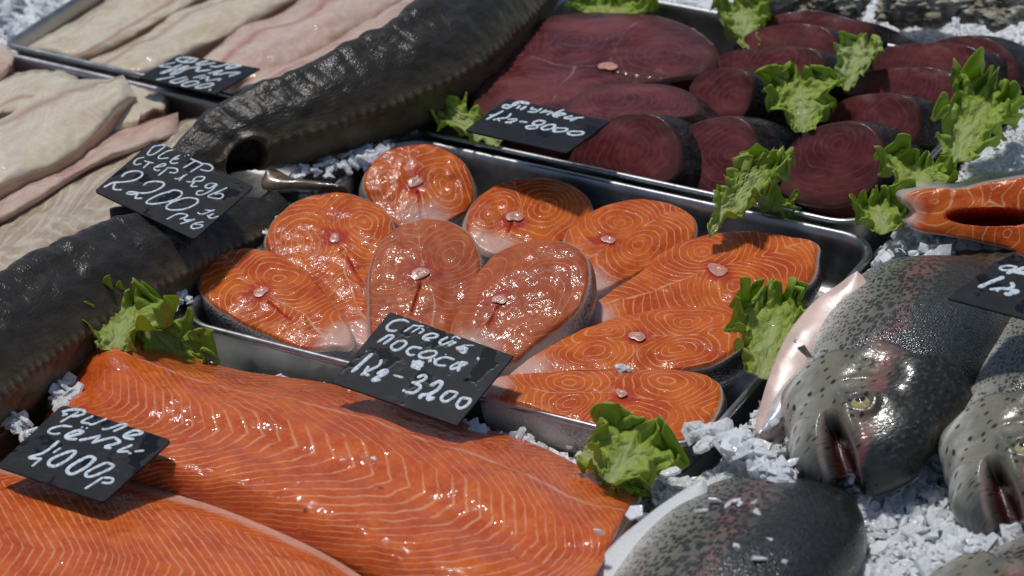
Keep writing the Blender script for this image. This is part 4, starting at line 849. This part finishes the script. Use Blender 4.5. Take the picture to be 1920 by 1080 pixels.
# ------------------------------------------------------------------ lettuce
def lettuce(label, root_px, tip_px, wid, z, n, seed, ruff=.008, base=.35, curl=.01, pale=0.):
    rs = np.random.RandomState(seed); R0 = U(root_px[0], root_px[1], z); T0 = onplane(tip_px[0], tip_px[1], R0, n); ax = T0-R0; L = np.linalg.norm(ax); ax /= L
    ac = np.cross(n, ax); W_ = wid*.00031
    nu, nv = 90, 90; u = np.linspace(-1, 1, nu)[:, None]*np.ones((1, nv)); v = np.linspace(0, 1, nv)[None]*np.ones((nu, 1))
    loc = np.stack([u*W_+seed*.31, v*L, np.full_like(u, seed*.17)], -1)
    wv = W_*(base+(1-base)*np.sin(np.clip(v*1.25, 0, 1)*math.pi/2)**1.2)*np.sqrt(np.clip(1-((v-.72).clip(0)/.30)**2, 0.02, 1))
    jag = 1+.22*noise(np.stack([np.sign(u)*3+seed, v*L*160, v*0], -1), 1., seed)+.12*noise(np.stack([np.sign(u)*3+seed, v*L*420, v*0], -1), 1., seed+1)
    vt = v*(1+.07*noise(np.stack([u*5, v*0+seed, v*0], -1), 1.4, seed+2)+.05*noise(np.stack([u*14, v*0+seed, v*0], -1), 1., seed+3))
    edge = np.maximum(np.abs(u), sst(.55, 1., v)*.95)
    amp = 1.35*ruff*edge**2.2*sst(.02, .3, v)
    t_ = np.where(np.abs(u) > .05, v*L, 0)
    w1 = np.sin(v*L*(2*math.pi/.016)+np.sign(u)*1.7+3*noise(loc, 60, seed)+seed)*np.abs(u)**1.2
    w2 = np.sin(u*W_*(2*math.pi/.013)+2.5*noise(loc, 70, seed+4))*sst(.5, 1., v)
    dz = amp*(w1+w2)+.5*amp*noise(loc, 170, seed+21)+.0048*edge*noise(loc, 240, seed+22)+.003*fbm(loc, 90, seed+6)*sst(.1, .5, v)+curl*(np.abs(u)**1.6)*.6-curl*v**2
    sh = ruff*.5*edge*noise(loc, 110, seed+9)
    P = R0+(ax*L)*vt[..., None]+ac*(u*wv*jag+sh)[..., None]+n*dz[..., None]
    V = P.reshape(-1, 3); N = len(V); F = grid_faces(nu, nv)
    fr = np.clip(.62*edge+.42*v+.1*np.abs(u)+.02-pale, 0, 1.1)*sst(.01, .16, np.abs(u)+v*.3)
    # thin but solid leaf
    nrm = np.cross(np.gradient(P, axis=0), np.gradient(P, axis=1)); nrm /= np.linalg.norm(nrm, axis=-1)[..., None]+1e-9
    low = (P-nrm*.00035).reshape(-1, 3)
    ed = [i*nv for i in range(nu)]+[(nu-1)*nv+j for j in range(1, nv)]+[i*nv+nv-1 for i in range(nu-2, -1, -1)]+[j for j in range(nv-2, 0, -1)]
    F = F+[tuple(i+N for i in f[::-1]) for f in F]+[(ed[i], ed[(i+1) % len(ed)], ed[(i+1) % len(ed)]+N, ed[i]+N) for i in range(len(ed))]
    o = mesh_obj('lettuce_leaf', np.vstack([V, low]), F, LEAF, None, dict(fr=np.tile(fr.reshape(-1), 2), loc=np.tile(loc.reshape(-1, 3), (2, 1))))
    return tag(o, label, 'lettuce leaf', 'lettuce leaves between the fish')
lettuce('upright green lettuce leaf between the sturgeon and the round tuna slab', (905,150), (940,22), 62, .004, tilt(-10, 37), 1)
lettuce('pale lettuce leaf tucked under the left corner of the tuna price tag', (935,275), (815,188), 55, .006, tilt(0, 22), 2, ruff=.006, pale=.25)
lettuce('lettuce behind the round tuna slab at the top edge', (1150,60), (1150,-22), 120, .012, tilt(0, 27), 3)
lettuce('pale lettuce leaf in the far tuna tray corner below the oysters', (1410,95), (1378,-15), 75, .012, tilt(0, 32), 4, pale=.25)
lettuce('white lettuce heart standing between two back tuna chunks', (1585,170), (1625,62), 58, .030, tilt(-5, 32), 5, ruff=.004, pale=.55)
lettuce('yellow green curly lettuce in the middle of the tuna chunks', (1505,250), (1500,122), 95, .022, tilt(0, 37), 6)
lettuce('large frilly lettuce at the right end of the tuna tray', (1785,305), (1868,140), 100, .018, tilt(6, 27), 7, ruff=.011)
lettuce('curly lettuce clump on the ice left of the right white patch', (1700,370), (1735,282), 105, .024, tilt(0, 32), 8, ruff=.010)
lettuce('small curly lettuce at the front right corner of the tuna tray', (1655,440), (1640,358), 85, .012, tilt(0, 32), 9, ruff=.010)
lettuce('long lettuce stalk hanging over the two tray rims', (1330,445), (1455,278), 58, .014, tilt(-8, 27), 10, base=.25, pale=.25)
lettuce('short lettuce frill under the large front tuna chunk', (1400,375), (1495,385), 40, .012, tilt(0, 27), 11, ruff=.006)
lettuce('bright curly lettuce between the steak tray and the big trout', (1425,710), (1465,535), 100, .010, tilt(6, 32), 12, ruff=.011)
lettuce('green lettuce leaf at the nearest corner of the steak tray', (1140,905), (1225,795), 105, .010, tilt(0, 27), 13, ruff=.009)
lettuce('shorter lettuce frill under the leaf at the nearest tray corner', (1090,850), (1210,910), 70, .004, tilt(0, 22), 14, ruff=.008)
lettuce('dark green lettuce leaf behind the salmon fillet left end', (215,660), (245,540), 110, .014, tilt(-6, 27), 15, ruff=.011)
lettuce('pale lettuce leaf drooping between the fillet and the steak tray', (240,590), (375,688), 75, .012, tilt(0, 27), 16, ruff=.009)

# ------------------------------------------------------------------ oysters
def oyster(label, px, py, rx, ry, seed):
    nu, nv = 60, 90; ph = np.linspace(.02, math.pi-.02, nu)[:, None]*np.ones((1, nv)); th = np.linspace(0, 2*math.pi, nv, endpoint=False)[None]*np.ones((nu, 1))
    D = np.stack([np.sin(ph)*np.cos(th), np.sin(ph)*np.sin(th), np.cos(ph)], -1)
    r = 1+.30*fbm(D+seed, 1.6, seed)+.12*np.sin((D[..., 2]*9+fbm(D, 2.5, seed+2)*3)*2)*.5+.12*fbm(D, 7, seed+5)
    P = D*r[..., None]*np.array([rx*.0004, ry*.0006, .020]); c = U(px, py, .022)
    o = mesh_obj('oyster', P.reshape(-1, 3)+c, grid_faces(nu, nv, cv=True)+[list(range(nv)), [(nu-1)*nv+j for j in range(nv)]], OYST)
    return tag(o, label, 'oyster', 'oysters at the top edge')
oyster('rough oyster shell above the far tuna chunk', 1560, -4, 75, 42, 1)
oyster('oyster shell behind the pale lettuce at the tray corner', 1440, -2, 70, 40, 2)
oyster('broad oyster shell on the white ice at the top right', 1730, 2, 95, 48, 3)
oyster('oyster shell in the top right corner of the picture', 1880, 4, 85, 50, 4)
